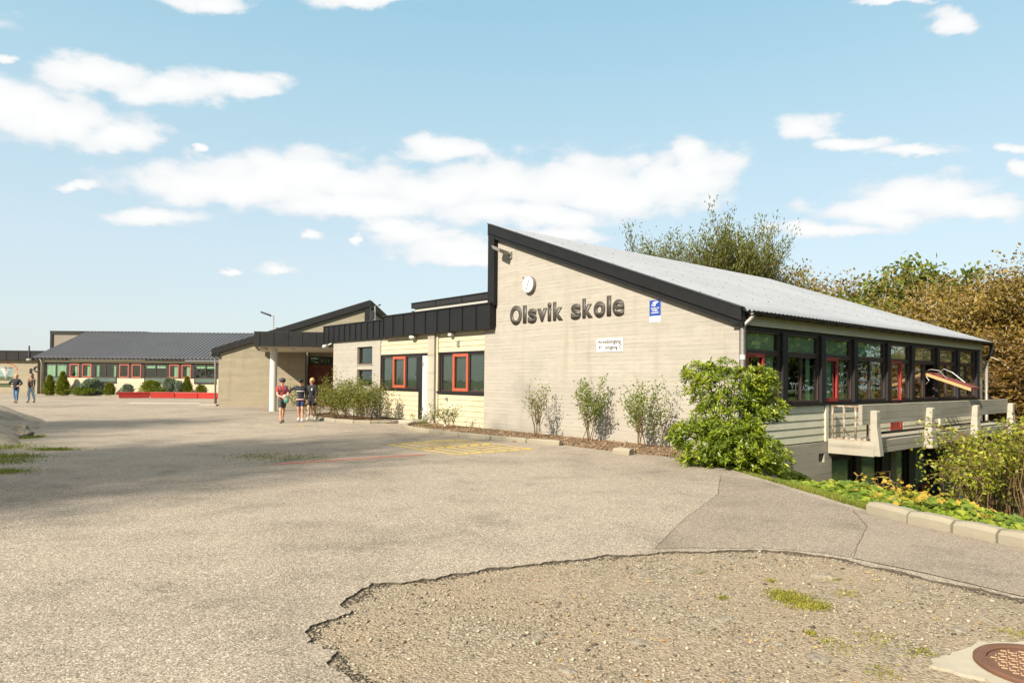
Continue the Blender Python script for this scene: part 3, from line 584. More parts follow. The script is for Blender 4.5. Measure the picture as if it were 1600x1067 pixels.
tm = MB(XF); tm.tube([slope(m_+.1, -.05, .06), (m_+.1, .12, 2.02), (m_+.15, .35, 1.98), slope(m_+.2, .55, .06)], .014, 6); tm.tube([slope(b-.1, .1, .06), (b-.1, .25, 2.05), (b-.1, .5, 1.93), slope(b-.1, .85, .06)], .014, 6); tm.tube([slope(m_+.05, -.05, 0), (m_+.03, .1, 1.66), (m_+.06, .0, 1.55)], .012, 6)
tm.build('window_stay', M['steel'], opw); wl_ = MB(XF); wl_.box(m_+.10, m_+.13, -.2, -.15, 1.1, 2.2); wl_.build('window_post', M['white'], opw)
# boarded breast under the windows
for (a, b) in ((.30, 3.92), (4.08, 8.1), (9.0, 12.0), (12.12, 16.28)):
    mb = MB(XF); siding(mb, a, b, .11, 1.015, .0, .165); mb.build('boarding', M['sage'], b1)
for x in (4.0, 12.06):
    mb = MB(XF); mb.box(x-.075, x+.075, -.02, .055, .09, 1.015); mb.build('cover_strip', M['sage'], b1, bevel=.005)
# concrete foot and lower storey
mb = MB(XF); mb.box(.282, 3.55, -.25, .05, -4.6, .08); mb.box(3.85, 4.25, -.25, .05, -4.6, .08); mb.box(3.55, 3.85, -.25, .05, -4.6, -.42); mb.box(3.55, 3.85, -.25, .05, -.2, .08); mb.box(3.55, 3.85, -.25, -.12, -.42, -.2)
mb.box(4.25, 16.28, -.25, .06, -.30, .08); mb.build('foundation', M['plinth'], b1)
mb = MB(XF); mb.box(4.26, 16.28, -.2, -.02, -.42, -.305); mb.build('lower_head', M['blackwood'], b1)
lw = [(4.27, 5.72), (6.1, 7.45), (8.4, 9.45), (10.0, 11.3), (13.3, 14.3), (14.9, 16.2)]
for k, (a, b) in enumerate(lw):
    window(b1, XF, a, b, -1.62, -.43, -.05, 'brown', .05, (), 'lower_window', glass='glasslow', curtains=[(a+.05, b-.05, 'curtain', -1.6)] if k < 4 else ())
    window(b1, XF, a, b, -3.1, -1.64, -.05, 'brown', .05, ((a+b)/2,), 'lower_window', glass='glass2', sash=((a+b)/2, b-.02) if k in (3, 4) else None, sashm='red', curtains=[(a+.05, a+.5, 'curtain', -3)])
for (a, b) in ((5.73, 6.09), (7.46, 8.02), (9.46, 9.99), (11.31, 12.0)):
    mb = MB(XF); mb.box(a, b, -.16, .02, -3.6, -.425); mb.build('lower_post', M['blackwood'], b1)
for (a, b, dd) in ((8.03, 8.38, .06), (12.02, 13.1, .5), (14.35, 14.85, .06)):
    mb = MB(XF); mb.box(a, b, -.2, dd, -4.6, -.31); mb.build('lower_pillar', M['parapet'], b1, bevel=.01)
# ---- balcony
mb = MB(XF); mb.box(4.02, 16.6, .062, 1.10, -.03, .16); mb.box(4.02, 16.6, 1.0, 1.10, -.16, -.032); mb.build('balcony_deck', M['precast'], b1, bevel=.01)
mb = MB(XF); mb.box(4.0, 4.30, .064, 1.18, -.21, .10); mb.build('balcony_side_beam', M['precast'], b1, bevel=.015)
for (a, b) in ((4.02, 4.24), (7.68, 7.9), (11.55, 11.77), (15.35, 15.57)):
    mb = MB(XF); f_ = 0 if a < 5 else .24
    pts = [(1.08, -.19), (1.32+0*f_, -.19), (1.24, .50), (1.24, .885), (1.215, .91), (1.10, .91), (1.08, .885)]
    n = len(pts); s_ = f_
    vs = [(a-(s_ if p[1] < .3 else 0), p[0], p[1]) for p in pts]+[(b, p[0], p[1]) for p in pts]
    mb.add(vs, [tuple(range(n)), tuple(range(2*n-1, n-1, -1))]+[(i, (i+1) % n, (i+1) % n+n, i+n) for i in range(n)]); mb.build('balcony_post', M['precast'], b1, bevel=.02)
mb = MB(XF); mb.box(3.60, 15.42, .98, 1.075, .57, 1.05); mb.build('balcony_parapet', M['parapet'], b1, bevel=.01)
mb = MB(XF); mb.box(4.26, 15.4, 1.0, 1.06, .30, .36); mb.build('balcony_rail', M['gutter'], b1)
mb = MB(XF); mb.tube([(4.14, .10, .98), (4.14, .98, .98)], .028, 8); mb.tube([(4.14, .10, .17), (4.14, .98, .17)], .028, 8)
for k in range(4): mb.tube([(4.14, .12+k*.285, .17), (4.14, .12+k*.285, .98)], .027, 8)
t = NT('peeling grey paint'); t.done(t.mix(t.ramp(t.noise(16, 5, .7, sc=(1, 1, .4)), [(.42, 0.0), (.5, 1.0)]), (.38, .36, .32), (.20, .13, .08)), .7, t.bump(t.noise(30, 3), .003)); M['peel'] = t.m
mb.build('balcony_end_railing', M['peel'], b1, smooth=True)
# ------------------------------------------------------------------ 2. flat-roofed wing between the gables
b2 = empty('flat_roofed_wing', PW(0, 9.0), BR, 'low flat-roofed school wing with black seamed metal fascia, cream boarding and orange-red opening windows', 'building')
YW = lambda a, d, z: (-d, a-9.0, z)
def wb(): return MB(YW)
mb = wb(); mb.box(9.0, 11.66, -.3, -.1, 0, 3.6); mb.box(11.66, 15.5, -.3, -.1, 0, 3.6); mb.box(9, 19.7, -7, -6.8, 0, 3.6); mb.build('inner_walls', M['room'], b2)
# concrete block with two small windows
mb = wb(); mb.box(17.52, 19.72, -.4, 0, -.1, 3.2); mb.box(15.6, 16.25, -.4, 0, -.1, 3.2); mb.box(16.25, 17.52, -.4, 0, 2.85, 3.2); mb.box(16.25, 17.52, -.4, 0, 1.93, 2.14); mb.box(16.25, 17.52, -.4, 0, -.1, 1.26); mb.box(19.3, 19.72, -8, -.4, -.1, 3.2)
mb.build('concrete_wall', M['concrete'], b2)
window(b2, YW, 16.25, 17.52, 2.14, 2.85, -.09, 'brown', .06); window(b2, YW, 16.25, 17.52, 1.26, 1.93, -.09, 'brown', .06)
mb = wb(); mb.box(16.22, 17.55, .002, .04, 2.11, 2.138); mb.build('window_ledge', M['precast'], b2)
# boarded wall left of the pillar
mb = wb(); siding(mb, 12.85, 15.58, .08, 1.13, -.04, .17); mb.build('boarding', M['cream'], b2); mb = wb(); siding(mb, 12.11, 15.58, 2.5, 3.2, -.04, .17); mb.build('boarding', M['cream'], b2)
mb = wb(); mb.box(12.85, 15.56, -.06, .03, 1.14, 1.215); mb.box(12.0, 15.56, -.06, .0, 2.425, 2.495); mb.box(12.62, 12.84, -.06, .0, .08, 2.42); mb.box(15.50, 15.58, -.06, .005, 1.216, 2.424); mb.box(12.842, 12.98, -.06, .0, 1.216, 2.424); mb.build('dark_trim', M['blackwood'], b2, bevel=.004)
window(b2, YW, 12.98, 15.49, 1.22, 2.42, -.03, 'brown', .05, (14.70, 13.74), sash=(13.77, 14.67), sashw=.1, curtains=[(14.75, 15.05, 'curtain', 1.25)])
mb = wb(); mb.box(12.11, 12.61, -.06, -.02, .14, 2.40); dd = mb.build('door', M['doorgrey'], b2, bevel=.004)
mb = wb(); mb.box(12.18, 12.50, -.021, -.012, 1.35, 2.2); mb.box(12.18, 12.50, -.021, -.012, .3, 1.2); mb.build('door_panel', M['doorgrey'], dd, bevel=.004)
for z_ in (.45, 2.05):
    mb = wb(); mb.box(12.53, 12.60, -.022, .0, z_, z_+.12); mb.build('hinge', M['steel'], dd)
mb = wb(); mb.box(11.97, 12.85, -.1, .8, -.02, .13); mb.build('door_step', M['precast'], b2, bevel=.01)
# concrete pillar
mb = wb(); mb.box(11.70, 12.10, -.2, .10, -.05, 3.2); mb.build('pillar', M['precast'], b2, bevel=.008)
# boarded wall right of the pillar
mb = wb(); siding(mb, 9.0, 11.6, .0, 1.07, -.03, .17); mb.build('boarding', M['cream'], b2); mb = wb(); siding(mb, 9.0, 11.6, 2.5, 3.2, -.03, .2); mb.build('boarding', M['cream'], b2)
mb = wb(); mb.box(11.56, 11.655, -.06, .035, .0, 3.2); mb.build('cover_strip', M['cream'], b2)
mb = wb(); mb.box(9.0, 11.62, -.06, .04, 1.08, 1.16); mb.box(9.0, 11.62, -.06, .02, 2.44, 2.498); mb.box(11.45, 11.552, -.06, .0, 1.162, 2.438); mb.build('dark_trim', M['blackwood'], b2, bevel=.004)
window(b2, YW, 9.005, 11.45, 1.163, 2.437, -.03, 'brown', .05, (10.76, 9.84), sash=(9.87, 10.74), sashw=.1, curtains=[(10.75, 11.1, 'curtain', 1.2), (9.02, 9.2, 'curtain', 1.2)])
mb = wb(); mb.box(10.35, 10.47, -.02, .03, 2.66, 2.86); mb.build('air_vent', M['zinc'], b2)
mb = wb(); mb.box(11.0, 11.05, -.01, .05, .86, .95); mb.tube([(11.02, .05, .9), (11.02, .12, .87)], .015, 6); mb.build('garden_tap', M['zinc'], b2)
# fascias: two lengths of seamed metal
def fascia(root, name, T, a0, a1, d, z0, z1, sp, mt='black', depth=.5, seam=.02):
    mb = MB(T); mb.box(a0, a1, d-depth, d, z0, z1); n = max(1, round((a1-a0)/sp))
    for k in range(n+1):
        x = a0+(a1-a0)*k/n; x = min(max(x, a0+seam/2+.002), a1-seam/2-.002); mb.box(x-seam/2, x+seam/2, d+.0005, d+.028, z0+.012, z1-.012)
    f_ = mb.build(name, M[mt], root, bevel=.003)
    mb = MB(T); mb.box(a0-.02, a1+.02, d-depth, d+.045, z1+.0005, z1+.035); mb.build('capping', M['gutter'], f_); return f_
fascia(b2, 'fascia', YW, 8.42, 15.02, .22, 3.15, 3.93, .74)
fascia(b2, 'fascia', YW, 15.04, 20.5, .10, 3.13, 3.83, .48, seam=.045)
mb = wb(); mb.box(8.99, 20.4, -7, -.45, 3.5, 3.56); mb.build('flat_roof', M['gutter'], b2)
mb = wb(); mb.box(12.05, 15.0, -.12, -.01, 3.205, 3.22); mb.build('soffit', M['sofit'], b2)
mb = wb(); mb.ball((13.1, .12, 3.08), .16, 14, (1, .6, .5)); mb.build('ceiling_lamp', M['white'], b2, smooth=True)
mb = wb(); mb.box(10.62, 10.80, .02, .16, 3.02, 3.14); mb.build('wall_lamp', M['white'], b2, bevel=.02)
mb = wb(); mb.box(13.72, 19.5, -9, -4.0, 3.5, 4.9); u_ = mb.build('rooftop_block', M['lightwall'], b2)
fascia(b2, 'rooftop_fascia', YW, 13.6, 19.62, -3.9, 4.88, 5.11, 2.2, 'gutter', 5)
mb = wb(); mb.box(19.50, 19.6, -5, -3.88, 3.56, 4.76); mb.build('rooftop_corner_board', M['gutter'], b2)
# ------------------------------------------------------------------ 3. left gable building with its canopy
b3p = Vector((-16.05, 37.05, 0)); b3 = empty('gable_building', b3p, R(4.75), 'smaller concrete gable building behind the white column, its black-edged roof rising to the right', 'building')
z3 = lambda x: 3.17+x*(5.83-3.17)/8.05
def p3(mb, pts, y0, y1): return mb.prism(pts, y0, y1)
mb = MB(); p3(mb, [(.12, -.1), (4.72, -.1), (4.72, 3.2), (7.95, 3.2), (7.95, z3(7.95)-.12), (.12, z3(.12)-.12)], 0, .3); mb.box(.12, .35, .301, 16, -.1, 3.0); mb.box(7.7, 7.95, .301, 16, -.1, 5.5); mb.build('gable_wall', M['concrete2'], b3)
mb = MB(); mb.box(4.72, 7.9, .6, .8, 0, 2.3); mb.build('brick_wall', M['brick'], b3)
mb = MB(); mb.box(4.74, 7.9, .5, .9, 2.75, 3.2); mb.build('lintel', M['concrete2'], b3)
mb = MB(); mb.box(4.74, 7.9, .66, .7, 2.3, 2.75); cl_ = mb.build('clerestory', M['blackwood'], b3)
for k in range(5):
    mb = MB(); mb.box(4.85+k*.6, 5.35+k*.6, .645, .655, 2.36, 2.70); mb.build('pane', M['glass'], cl_)
mb = MB(); p3(mb, [(-.22, z3(-.22)-.36), (8.2, z3(8.2)-.36), (8.2, z3(8.2)), (-.22, z3(-.22))], -.18, -.003); mb.build('verge_board', M['black'], b3, bevel=.005)
mb = MB(); mb.box(7.92, 8.2, -.14, .3, 3.5, z3(8)-.28); mb.build('corner_board', M['black'], b3); mb = MB(); mb.box(-.2, .14, -.15, -.004, 2.66, z3(-.1)-.33); mb.build('eave_box', M['black'], b3, bevel=.005)
mb = MB(); p3(mb, [(-.3, z3(-.3)-.04), (8.25, z3(8.25)-.04), (8.25, z3(8.25)-.01), (-.3, z3(-.3)-.01)], -.002, 16.5); mb.build('roof', M['roofdark'], b3)
mb = MB(); mb.tube([(-.25, -.05, 2.85), (-.25, .1, 2.75), (-.08, .06, 2.55), (-.04, .06, .45)], .05, 8); mb.build('downpipe', M['zinc'], b3, smooth=True)
mb = MB(); mb.tube([(-.04, .06, .45), (-.04, .06, .12)], .075, 8); mb.build('drain_foot', M['rust'], b3); mb = MB(); mb.box(-.75, .12, -.3, .5, -.05, .09); mb.build('drain_slab', M['precast'], b3, bevel=.02)
cn = empty('entrance_canopy', (-9.5, 33, 0), 0, 'black-edged flat canopy over the entrance, resting on a round white column', 'canopy')
CP = [(-11.72, 31.0), (-6.6, 31.35), (-6.6, 37.8), (-13.75, 36.95)]; c0 = Vector((-9.5, 33))
loc = lambda p: (p[0]-c0.x, p[1]-c0.y)
mb = MB(); mb.slab([loc(p) for p in CP], 3.0, 3.62); f_ = mb.build('fascia', M['black'], cn, bevel=.004)
mb = MB(); ins = [(-11.6, 31.12), (-6.7, 31.45), (-6.7, 37.5), (-13.5, 36.8)]; mb.slab([loc(p) for p in ins], 2.94, 2.999); mb.build('soffit', M['sofit'], cn)
mb = MB(); a, b = Vector(loc(CP[0])), Vector(loc(CP[1])); dd = (b-a).normalized(); ang_ = math.atan2(dd.y, dd.x)
for k in range(7):
    p = a+dd*(.22+k*.63); mb.box(p.x-.012, p.x+.012, p.y-.028, p.y-.0005, 3.01, 3.61)
for k in range(5):
    a2 = Vector(loc(CP[3])); q = a.lerp(a2, .1+.2*k); mb.box(q.x-.03, q.x-.0005, q.y-.015, q.y+.015, 3.01, 3.61)
mb.build('seams', M['gutter'], f_)
mb = MB(); mb.slab([(p[0]*1.004+(-.02), p[1]*1.004) for p in [loc(q) for q in CP]], 3.621, 3.66); mb.build('capping', M['gutter'], f_)
mb = MB(); mb.tube([(-11.16-c0.x, 31.95-c0.y, -.02), (-11.16-c0.x, 31.95-c0.y, 2.938)], .165, 28); mb.build('column', M['white'], cn, smooth=False, bevel=.0); 
mb = MB(); mb.ball((-10.35-c0.x, 32.0-c0.y, 2.92), .17, 12, (1, 1, .55)); mb.build('ceiling_lamp', M['white'], cn, smooth=True); mb = MB(); mb.ball((-8.0-c0.x, 32.3-c0.y, 2.92), .12, 12, (1, 1, .45)); mb.build('ceiling_lamp', M['white'], cn, smooth=True)
mb = MB(); mb.tube([(-11.62-c0.x, 31.6-c0.y, 2.9), (-11.3-c0.x, 31.5-c0.y, 2.88)], .06, 8); mb.build('soffit_spotlight', M['sofit'], cn, smooth=True)
# ------------------------------------------------------------------ 4. long low building at the back left
b4 = empty('classroom_building', (-37.25, 54.0, 0), 0, 'long low classroom building with dark corrugated roof, behind the red bench', 'building')
LX = 17.5
mb = MB(XF); siding(mb, .95, LX, .0, 1.02, -.05, .14); mb.build('boarding', M['cream'], b4)
for k in range(4):
    x0 = 2.05+k*3.95
    mb = MB(XF); siding(mb, x0, x0+2.15, 1.025, 1.40, -.05, .125); mb.build('boarding', M['cream'], b4)
mb = MB(XF); mb.box(.2, LX, -.18, -.14, 2.50, 2.62); mb.box(.2, LX, -.2, -.161, .1, 1.0); mb.build('backing', M['blackwood'], b4)
mb = MB(XF); mb.box(0, .26, -8, .02, -.05, 2.62); mb.build('corner_wall', M['concrete2'], b4)
mb = MB(XF); mb.box(-.05, LX, -.05, .06, 2.60, 2.80); mb.build('eave_beam', M['cream'], b4, bevel=.01)
gutter(b4, XF, -.25, LX, 2.93, .30, .09)
mb = MB(XF); mb.tube([(.12, .3, 2.85), (.12, .12, 2.6), (.12, .12, .05)], .055, 8); mb.build('downpipe', M['precast'], b4, smooth=True)
corrugated('roof', -.35, LX, -.42, 2.92, 6.3, 5.4, 'roofdark', b4, .33, .085)
mb = MB(XF); mb.box(-.35, LX, -6.45, -6.28, 5.2, 5.44); mb.build('ridge_capping', M['gutter'], b4)
mb = MB(); mb.prism([(-.5, 2.7), (6.4, 5.25), (6.4, 5.46), (-.5, 2.93)], 0, .12); 
for i_, p in enumerate(mb.v): mb.v[i_] = (-.36-p[1], p[0], p[2])
mb.build('verge_board', M['gutter'], b4)
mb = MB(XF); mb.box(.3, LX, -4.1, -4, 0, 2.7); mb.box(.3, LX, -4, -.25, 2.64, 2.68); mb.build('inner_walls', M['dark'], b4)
for k in range(5):
    x0 = .28+k*3.95 if k else .30; x1 = (2.02 if k == 0 else x0+1.72)
    if x1 > LX: break
    cu = [(x0+.1, x1-.1, 'curtain', 1.5)] if k == 0 else ([(x0+.05, x0+.3, 'curtain', 1.1), (x1-.25, x1-.05, 'curtain', 1.1)] if k == 1 else [(x0+.1, x1-.1, 'blind', 2.2)])
    w_ = window(b4, XF, x0, x1, 1.06, 2.50, -.04, 'brown', .055, ((x0+x1)/2,), curtains=cu)
    mb = MB(XF); mb.box(x0+.056, x1-.056, -.036, -.012, 1.42, 1.50); mb.build('rail', M['brown'], w_); mb = MB(XF); mb.box(x0+.056, x1-.056, -.034, -.03, 1.11, 1.42); mb.build('lower_pane', M['lowpane'], w_)
    mb = MB(XF); mb.box(x0, x0+1.75, -.05, .02, 1.0, 1.06); mb.build('sill', M['blackwood'], b4)
    if k < 4:
        y0 = x1+.02; y1 = y0+2.18
        for (q0, q1) in ((y0, y0+.22), (y0+.95, y0+1.2), (y0+1.96, y1)): mb = MB(XF); mb.box(q0, q1, -.08, -.03, 1.41, 2.5); mb.build('dark_panel', M['blackwood'], b4)
        for (q0, q1) in ((y0+.21, y0+.97), (y0+1.19, y0+1.95)):
            mb = MB(XF); frame(mb, q0, q1, 1.43, 2.5, -.06, .0, .085); ww = mb.build('window', M['orange'], b4, bevel=.005); g = MB(XF); g.box(q0+.07, q1-.07, -.04, -.034, 1.5, 2.43); g.build('pane', M['glass'], ww)
            if k != 1: curtain(XF, ww, q0+.35, q0+.6, 1.45, 2.45, -.15, 'curtain')
# ------------------------------------------------------------------ 5. far left: linked entrance building and the block behind
b5 = empty('entrance_building', (-46, 57, 0), 0, 'concrete entrance building at the far left, with a painted tree on it', 'building')
mb = MB(XF); mb.box(0, 6.2, -.3, 0, -.05, .55); mb.box(0, 1, -.3, 0, .55, 2.9); mb.box(4.35, 6.2, -.3, 0, .55, 2.9); mb.box(1, 4.35, -.3, 0, 2.2, 2.9); mb.box(1, 4.35, -.3, 0, .85, 1.1); mb.box(6.2, 6.4, -.9, 0.02, -.05, 2.9); mb.box(6.4, 9.0, -1.9, -1.6, -.05, 2.9); mb.build('wall', M['concrete2'], b5)
window(b5, XF, 1, 4.35, 1.1, 2.2, -.12, 'brown', .06, (2.6,)); window(b5, XF, 1, 4.35, .55, .85, -.12, 'brown', .05, (2.6,))
fascia(b5, 'fascia', XF, -3, 9.0, .35, 2.82, 3.56, 1.02); mb = MB(XF); mb.box(0, 9, -8, -.3, 2.78, 2.82); mb.build('soffit', M['sofit'], b5)
mb = MB(XF); mb.box(8.0, 8.62, -1.59, -1.55, 0, 2.1); mb.build('door', M['doorgrey'], b5); 
mb = MB(XF); rr = random.Random(4)
for k in range(26):      # painted tree crown and trunk on the wall
    a_ = rr.uniform(0, math.pi); r_ = rr.uniform(.1, .85); mb.tube([(3.75, .006, 1.2+rr.uniform(0, .5)), (3.75+.6*r_*math.cos(a_), .008, 1.75+.4*r_), (3.6+1.0*r_*math.cos(a_), .01, 1.8+.75*r_*math.sin(a_))], [.05, .03, .02], 4)
mb.build('painted_tree', M['white'], b5); mb = MB(XF)
for k in range(22):
    a_ = math.pi*(k+.5)/22; mb.ball((3.6+1.1*math.cos(a_), .012, 1.95+.62*math.sin(a_)), .07, 6, (1, .12, .7))
mb.build('painted_leaves', M['orange'], b5)
b6 = empty('rear_block', (-44.5, 66, 0), 0, 'taller grey-brown block showing above the left end of the dark roof', 'building')
mb = MB(XF); mb.box(0, 9, -8, 0, 0, 5.55); mb.build('wall', M['greywall'], b6); fascia(b6, 'fascia', XF, -.15, 9.1, .1, 5.55, 5.82, 3, 'gutter', 8); mb = MB(XF); mb.box(-.15, .1, .001, .1, 0, 5.55); mb.build('corner_board', M['black'], b6)
mb = MB(XF); mb.box(3.3, 3.9, .0, .03, 3.4, 4.0); mb.build('window', M['glass'], b6)
b7 = empty('distant_rooftop_block', (-21.0, 61.0, 0), 0, 'small dark rooftop block just right of the street lamp above the canopy', 'building')
mb = MB(); mb.box(0, 4.5, 0, 3, 0, 5.7); mb.build('wall', M['greywall'], b7); mb = MB(); mb.box(-.1, 4.6, -.1, 3.1, 5.7, 6.0); mb.build('fascia', M['gutter'], b7)
# ------------------------------------------------------------------ writing
def glyph(text, box, T, depth, mt, parent, name, off=0.0, sp=1.0):      # box (x0,x1,z0,z1) in sign space; T maps (x, out, z)
    cu = bpy.data.curves.new('t', 'FONT'); cu.body = text; cu.size = 1; cu.extrude = 0; cu.offset = off; cu.space_character = sp; cu.resolution_u = 6
    o = bpy.data.objects.new('t', cu); col.objects.link(o); dg = bpy.context.evaluated_depsgraph_get(); me = bpy.data.meshes.new_from_object(o.evaluated_get(dg)); bpy.data.objects.remove(o); bpy.data.curves.remove(cu)
    b = bmesh.new(); b.from_mesh(me); bmesh.ops.remove_doubles(b, verts=b.verts, dist=1e-5)
    r_ = bmesh.ops.extrude_face_region(b, geom=list(b.faces)); up = [e for e in r_['geom'] if isinstance(e, bmesh.types.BMVert)]
    xs = [v.co.x for v in b.verts]; ys = [v.co.y for v in b.verts]; x0, x1, y0, y1 = min(xs), max(xs), min(ys), max(ys); ups = set(up)
    for v in b.verts:
        fx = (v.co.x-x0)/(x1-x0+1e-9); fy = (v.co.y-y0)/(y1-y0+1e-9)
        v.co = Vector(T(box[0]+fx*(box[1]-box[0]), depth if v in ups else 0.001, box[2]+fy*(box[3]-box[2])))
    bmesh.ops.recalc_face_normals(b, faces=b.faces); b.to_mesh(me); b.free(); me.name = name; return link(name, me, M[mt], parent)
def wallroot(name, u, z, label, cat, group=None): return empty(name, PW(0, u, z), BR, label, cat, group)
ST = lambda x, d, z: (-d, -x, z)           # sign space on the gable wall: x to the viewer's right
wl = wallroot('wall_lettering', 5.7, 3.25, 'large dark raised letters reading Olsvik skole high on the concrete gable', 'lettering')
GL = [('O', 138, 272, -.03, .55), ('l', 290, 328, 0, .525), ('s', 348, 450, -.02, .405), ('v', 458, 572, 0, .385), ('i', 583, 623, 0, .525), ('k', 648, 760, 0, .525), ('s', 862, 975, -.02, .405), ('k', 998, 1115, 0, .525), ('o', 1132, 1265, -.02, .405), ('l', 1288, 1335, 0, .525), ('e', 1357, 1492, -.02, .405)]
def px2u(px, z=3.5):                       # where a sight column meets the gable wall
    d = ray(px, 490); t_ = (O.dot(D2))/(d.dot(D2)); return (d*t_-O).dot(D1)
for ch, a, b, z0, z1 in GL: glyph(ch, (5.7-px2u(780+a/7.62), 5.7-px2u(780+b/7.62), z0, z1), ST, .03, 'letter', wl, 'letter', .026 if ch == 'e' else .040)
ck = wallroot('wall_clock', 6.80, 4.36, 'round white outdoor clock above the letter O on the gable', 'clock')
mb = MB(ST); mb.tube([(0, .0, 0), (0, .12, 0)], .245, 28); mb.build('clock_case', M['zinc'], ck, bevel=.01); mb = MB(ST); mb.tube([(0, .121, 0), (0, .126, 0)], .232, 28); mb.build('clock_face', M['signwhite'], ck)
mb = MB(ST)
for k in range(12):
    a = k*math.pi/6; mb.tube([(.20*math.sin(a), .129, .20*math.cos(a)), (.175*math.sin(a), .129, .175*math.cos(a))], .006, 4)
mb.build('clock_marks', M['ink'], ck)
for (a, l) in ((.45, .13), (3.5, .17)):
    mb = MB(ST); mb.tube([(0, .133, 0), (l*math.sin(a), .133, l*math.cos(a))], .009, 5); mb.build('clock_hand', M['ink'], ck)
mb = MB(ST); mb.tube([(-.2, .02, .16), (-.3, .05, .22), (-.3, .05, .27)], .012, 5); mb.build('sensor', M['ink'], ck)
fl = wallroot('floodlight', 7.95, 5.45, 'grey box floodlight on the gable wall right under the top of the roof edge', 'floodlight')
mb = MB(ST); mb.add([(-.12, .12, .14), (.30, .12, -.02), (.30, .50, .04), (-.12, .50, .20), (-.09, .15, .03), (.27, .15, -.13), (.27, .47, -.07), (-.09, .47, .09)], [(0, 1, 2, 3), (7, 6, 5, 4), (0, 4, 5, 1), (1, 5, 6, 2), (2, 6, 7, 3), (3, 7, 4, 0)])
mb.build('lamp_head', M['zinc'], fl, bevel=.015); mb = MB(ST); mb.tube([(.2, 0, -.1), (.12, .2, -.05)], .03, 8); mb.box(.1, .3, 0, .05, -.2, .0); mb.build('bracket', M['zinc'], fl)
cs = wallroot('camera_warning_sign', 2.26, 3.27, 'blue and white camera surveillance sign on the right of the lettering', 'sign')
mb = MB(ST); mb.box(-.17, .17, 0, .012, -.27, .27); mb.build('plate', M['signwhite'], cs, bevel=.002); mb = MB(ST); mb.box(-.168, .168, .0125, .015, -.115, .268); mb.build('blue_panel', M['sign_blue'], cs)
mb = MB(ST); mb.add([(-.075, .017, .215), (.045, .017, .245), (.065, .017, .195), (-.055, .017, .16)], [(0, 1, 2, 3)]); mb.add([(.05, .017, .235), (.10, .017, .235), (.095, .017, .205), (.062, .017, .205)], [(0, 1, 2, 3)]); mb.add([(-.01, .017, .18), (.015, .017, .185), (.01, .017, .125), (-.06, .017, .125), (-.06, .017, .145), (-.012, .017, .148)], [(0, 1, 2, 3, 4, 5)]); mb.add([(-.10, .017, .13), (-.075, .017, .13), (-.075, .017, .17), (-.10, .017, .17)], [(0, 1, 2, 3)])
mb.build('camera_symbol', M['signwhite'], cs)
for s_, z_, hw in (('OMRÅDET ER', .055, .125), ('KAMERA-', .0, .09), ('OVERVÅKET', -.055, .12)): glyph(s_, (-hw, hw, z_-.0, z_+.042), ST, .017, 'signwhite', cs, 'sign_text', .03)
mb = MB(ST); mb.box(-.012, .012, .0125, .015, -.18, -.155); mb.build('red_mark', M['red'], cs)
ds = wallroot('direction_sign', 3.72, 2.50, 'white sign with the words Hovedinngang and inngang C and an arrow to the left', 'sign')
mb = MB(ST); mb.box(-.45, .45, 0, .015, -.175, .175); mb.build('plate', M['signwhite'], ds, bevel=.002)
glyph('Hovedinngang', (-.40, .39, .005, .145), ST, .022, 'ink', ds, 'sign_text', .012, 1.08); glyph('inngang C', (-.14, .42, -.14, -.005), ST, .022, 'ink', ds, 'sign_text', .012, 1.08)
mb = MB(ST); mb.add([(-.39, .018, -.055), (-.33, .018, -.02), (-.33, .018, -.043), (-.24, .018, -.043), (-.24, .018, -.067), (-.33, .018, -.067), (-.33, .018, -.09)], [(0, 1, 2, 3, 4, 5, 6)]); mb.build('arrow', M['ink'], ds)
lc = empty('entrance_letter', (-39.64, 57-.03, 2.02), 0, 'dark capital letter C on the concrete pier beside the painted tree', 'letter')
glyph('C', (-.28, .22, -.2, .32), lambda x, d, z: (x, -d, z), .05, 'ink', lc, 'letter', .02); glyph('g', (-.62, -.42, -.3, .1), lambda x, d, z: (x, -d, z), .05, 'ink', lc, 'letter', .01)
cm = empty('security_camera', PW(-.16, 19.95, 2.98), BR, 'small white security camera under the left end of the ribbed fascia', 'camera')
mb = MB(); mb.tube([(-.02, 0, 0), (-.25, -.1, -.05)], .07, 10); mb.build('camera_housing', M['white'], cm, smooth=True); mb = MB(); mb.tube([(.15, -.1, .12), (.0, 0, .02)], .03, 6); mb.build('bracket', M['white'], cm)
# ------------------------------------------------------------------ lamps and mast
def lamp_post(name, x, y, h, label, arm=1.1, group=None):
    r_ = empty(name, (x, y, 0), 0, label, 'street lamp', group)
    mb = MB(); mb.tube([(0, 0, -.1), (0, 0, h*.5), (0, 0, h)], [.09, .07, .05], 10); mb.build('pole', M['zinc'], r_, smooth=True)
    mb = MB(); mb.tube([(0, 0, h-.05), (-arm*.3, 0, h+.02)], .035, 6); mb.build('arm', M['zinc'], r_)
    mb = MB(); mb.add([(-arm*.25, -.16, h-.10), (-arm*.25, .16, h-.10), (-arm*1.1, .2, h+.22), (-arm*1.1, -.2, h+.22), (-arm*.25, -.12, h+.08), (-arm*.25, .12, h+.08), (-arm*1.1, .16, h+.36), (-arm*1.1, -.16, h+.36)], [(0, 3, 2, 1), (4, 5, 6, 7), (0, 1, 5, 4), (1, 2, 6, 5), (2, 3, 7, 6), (3, 0, 4, 7)]); mb.build('lamp_head', M['gutter'], r_, bevel=.03)
    return r_
p = gy(427.5, 493, 60); lamp_post('street_lamp', p.x, p.y, p.z, 'tall street lamp rising behind the flat entrance canopy', 1.0)
p = gy(586, 478, 29.5); wm_ = empty('weather_mast', (p.x, p.y, 3.5), 0, 'thin mast with small instruments on the flat roof beside the left gable', 'mast'); h = p.z-3.5
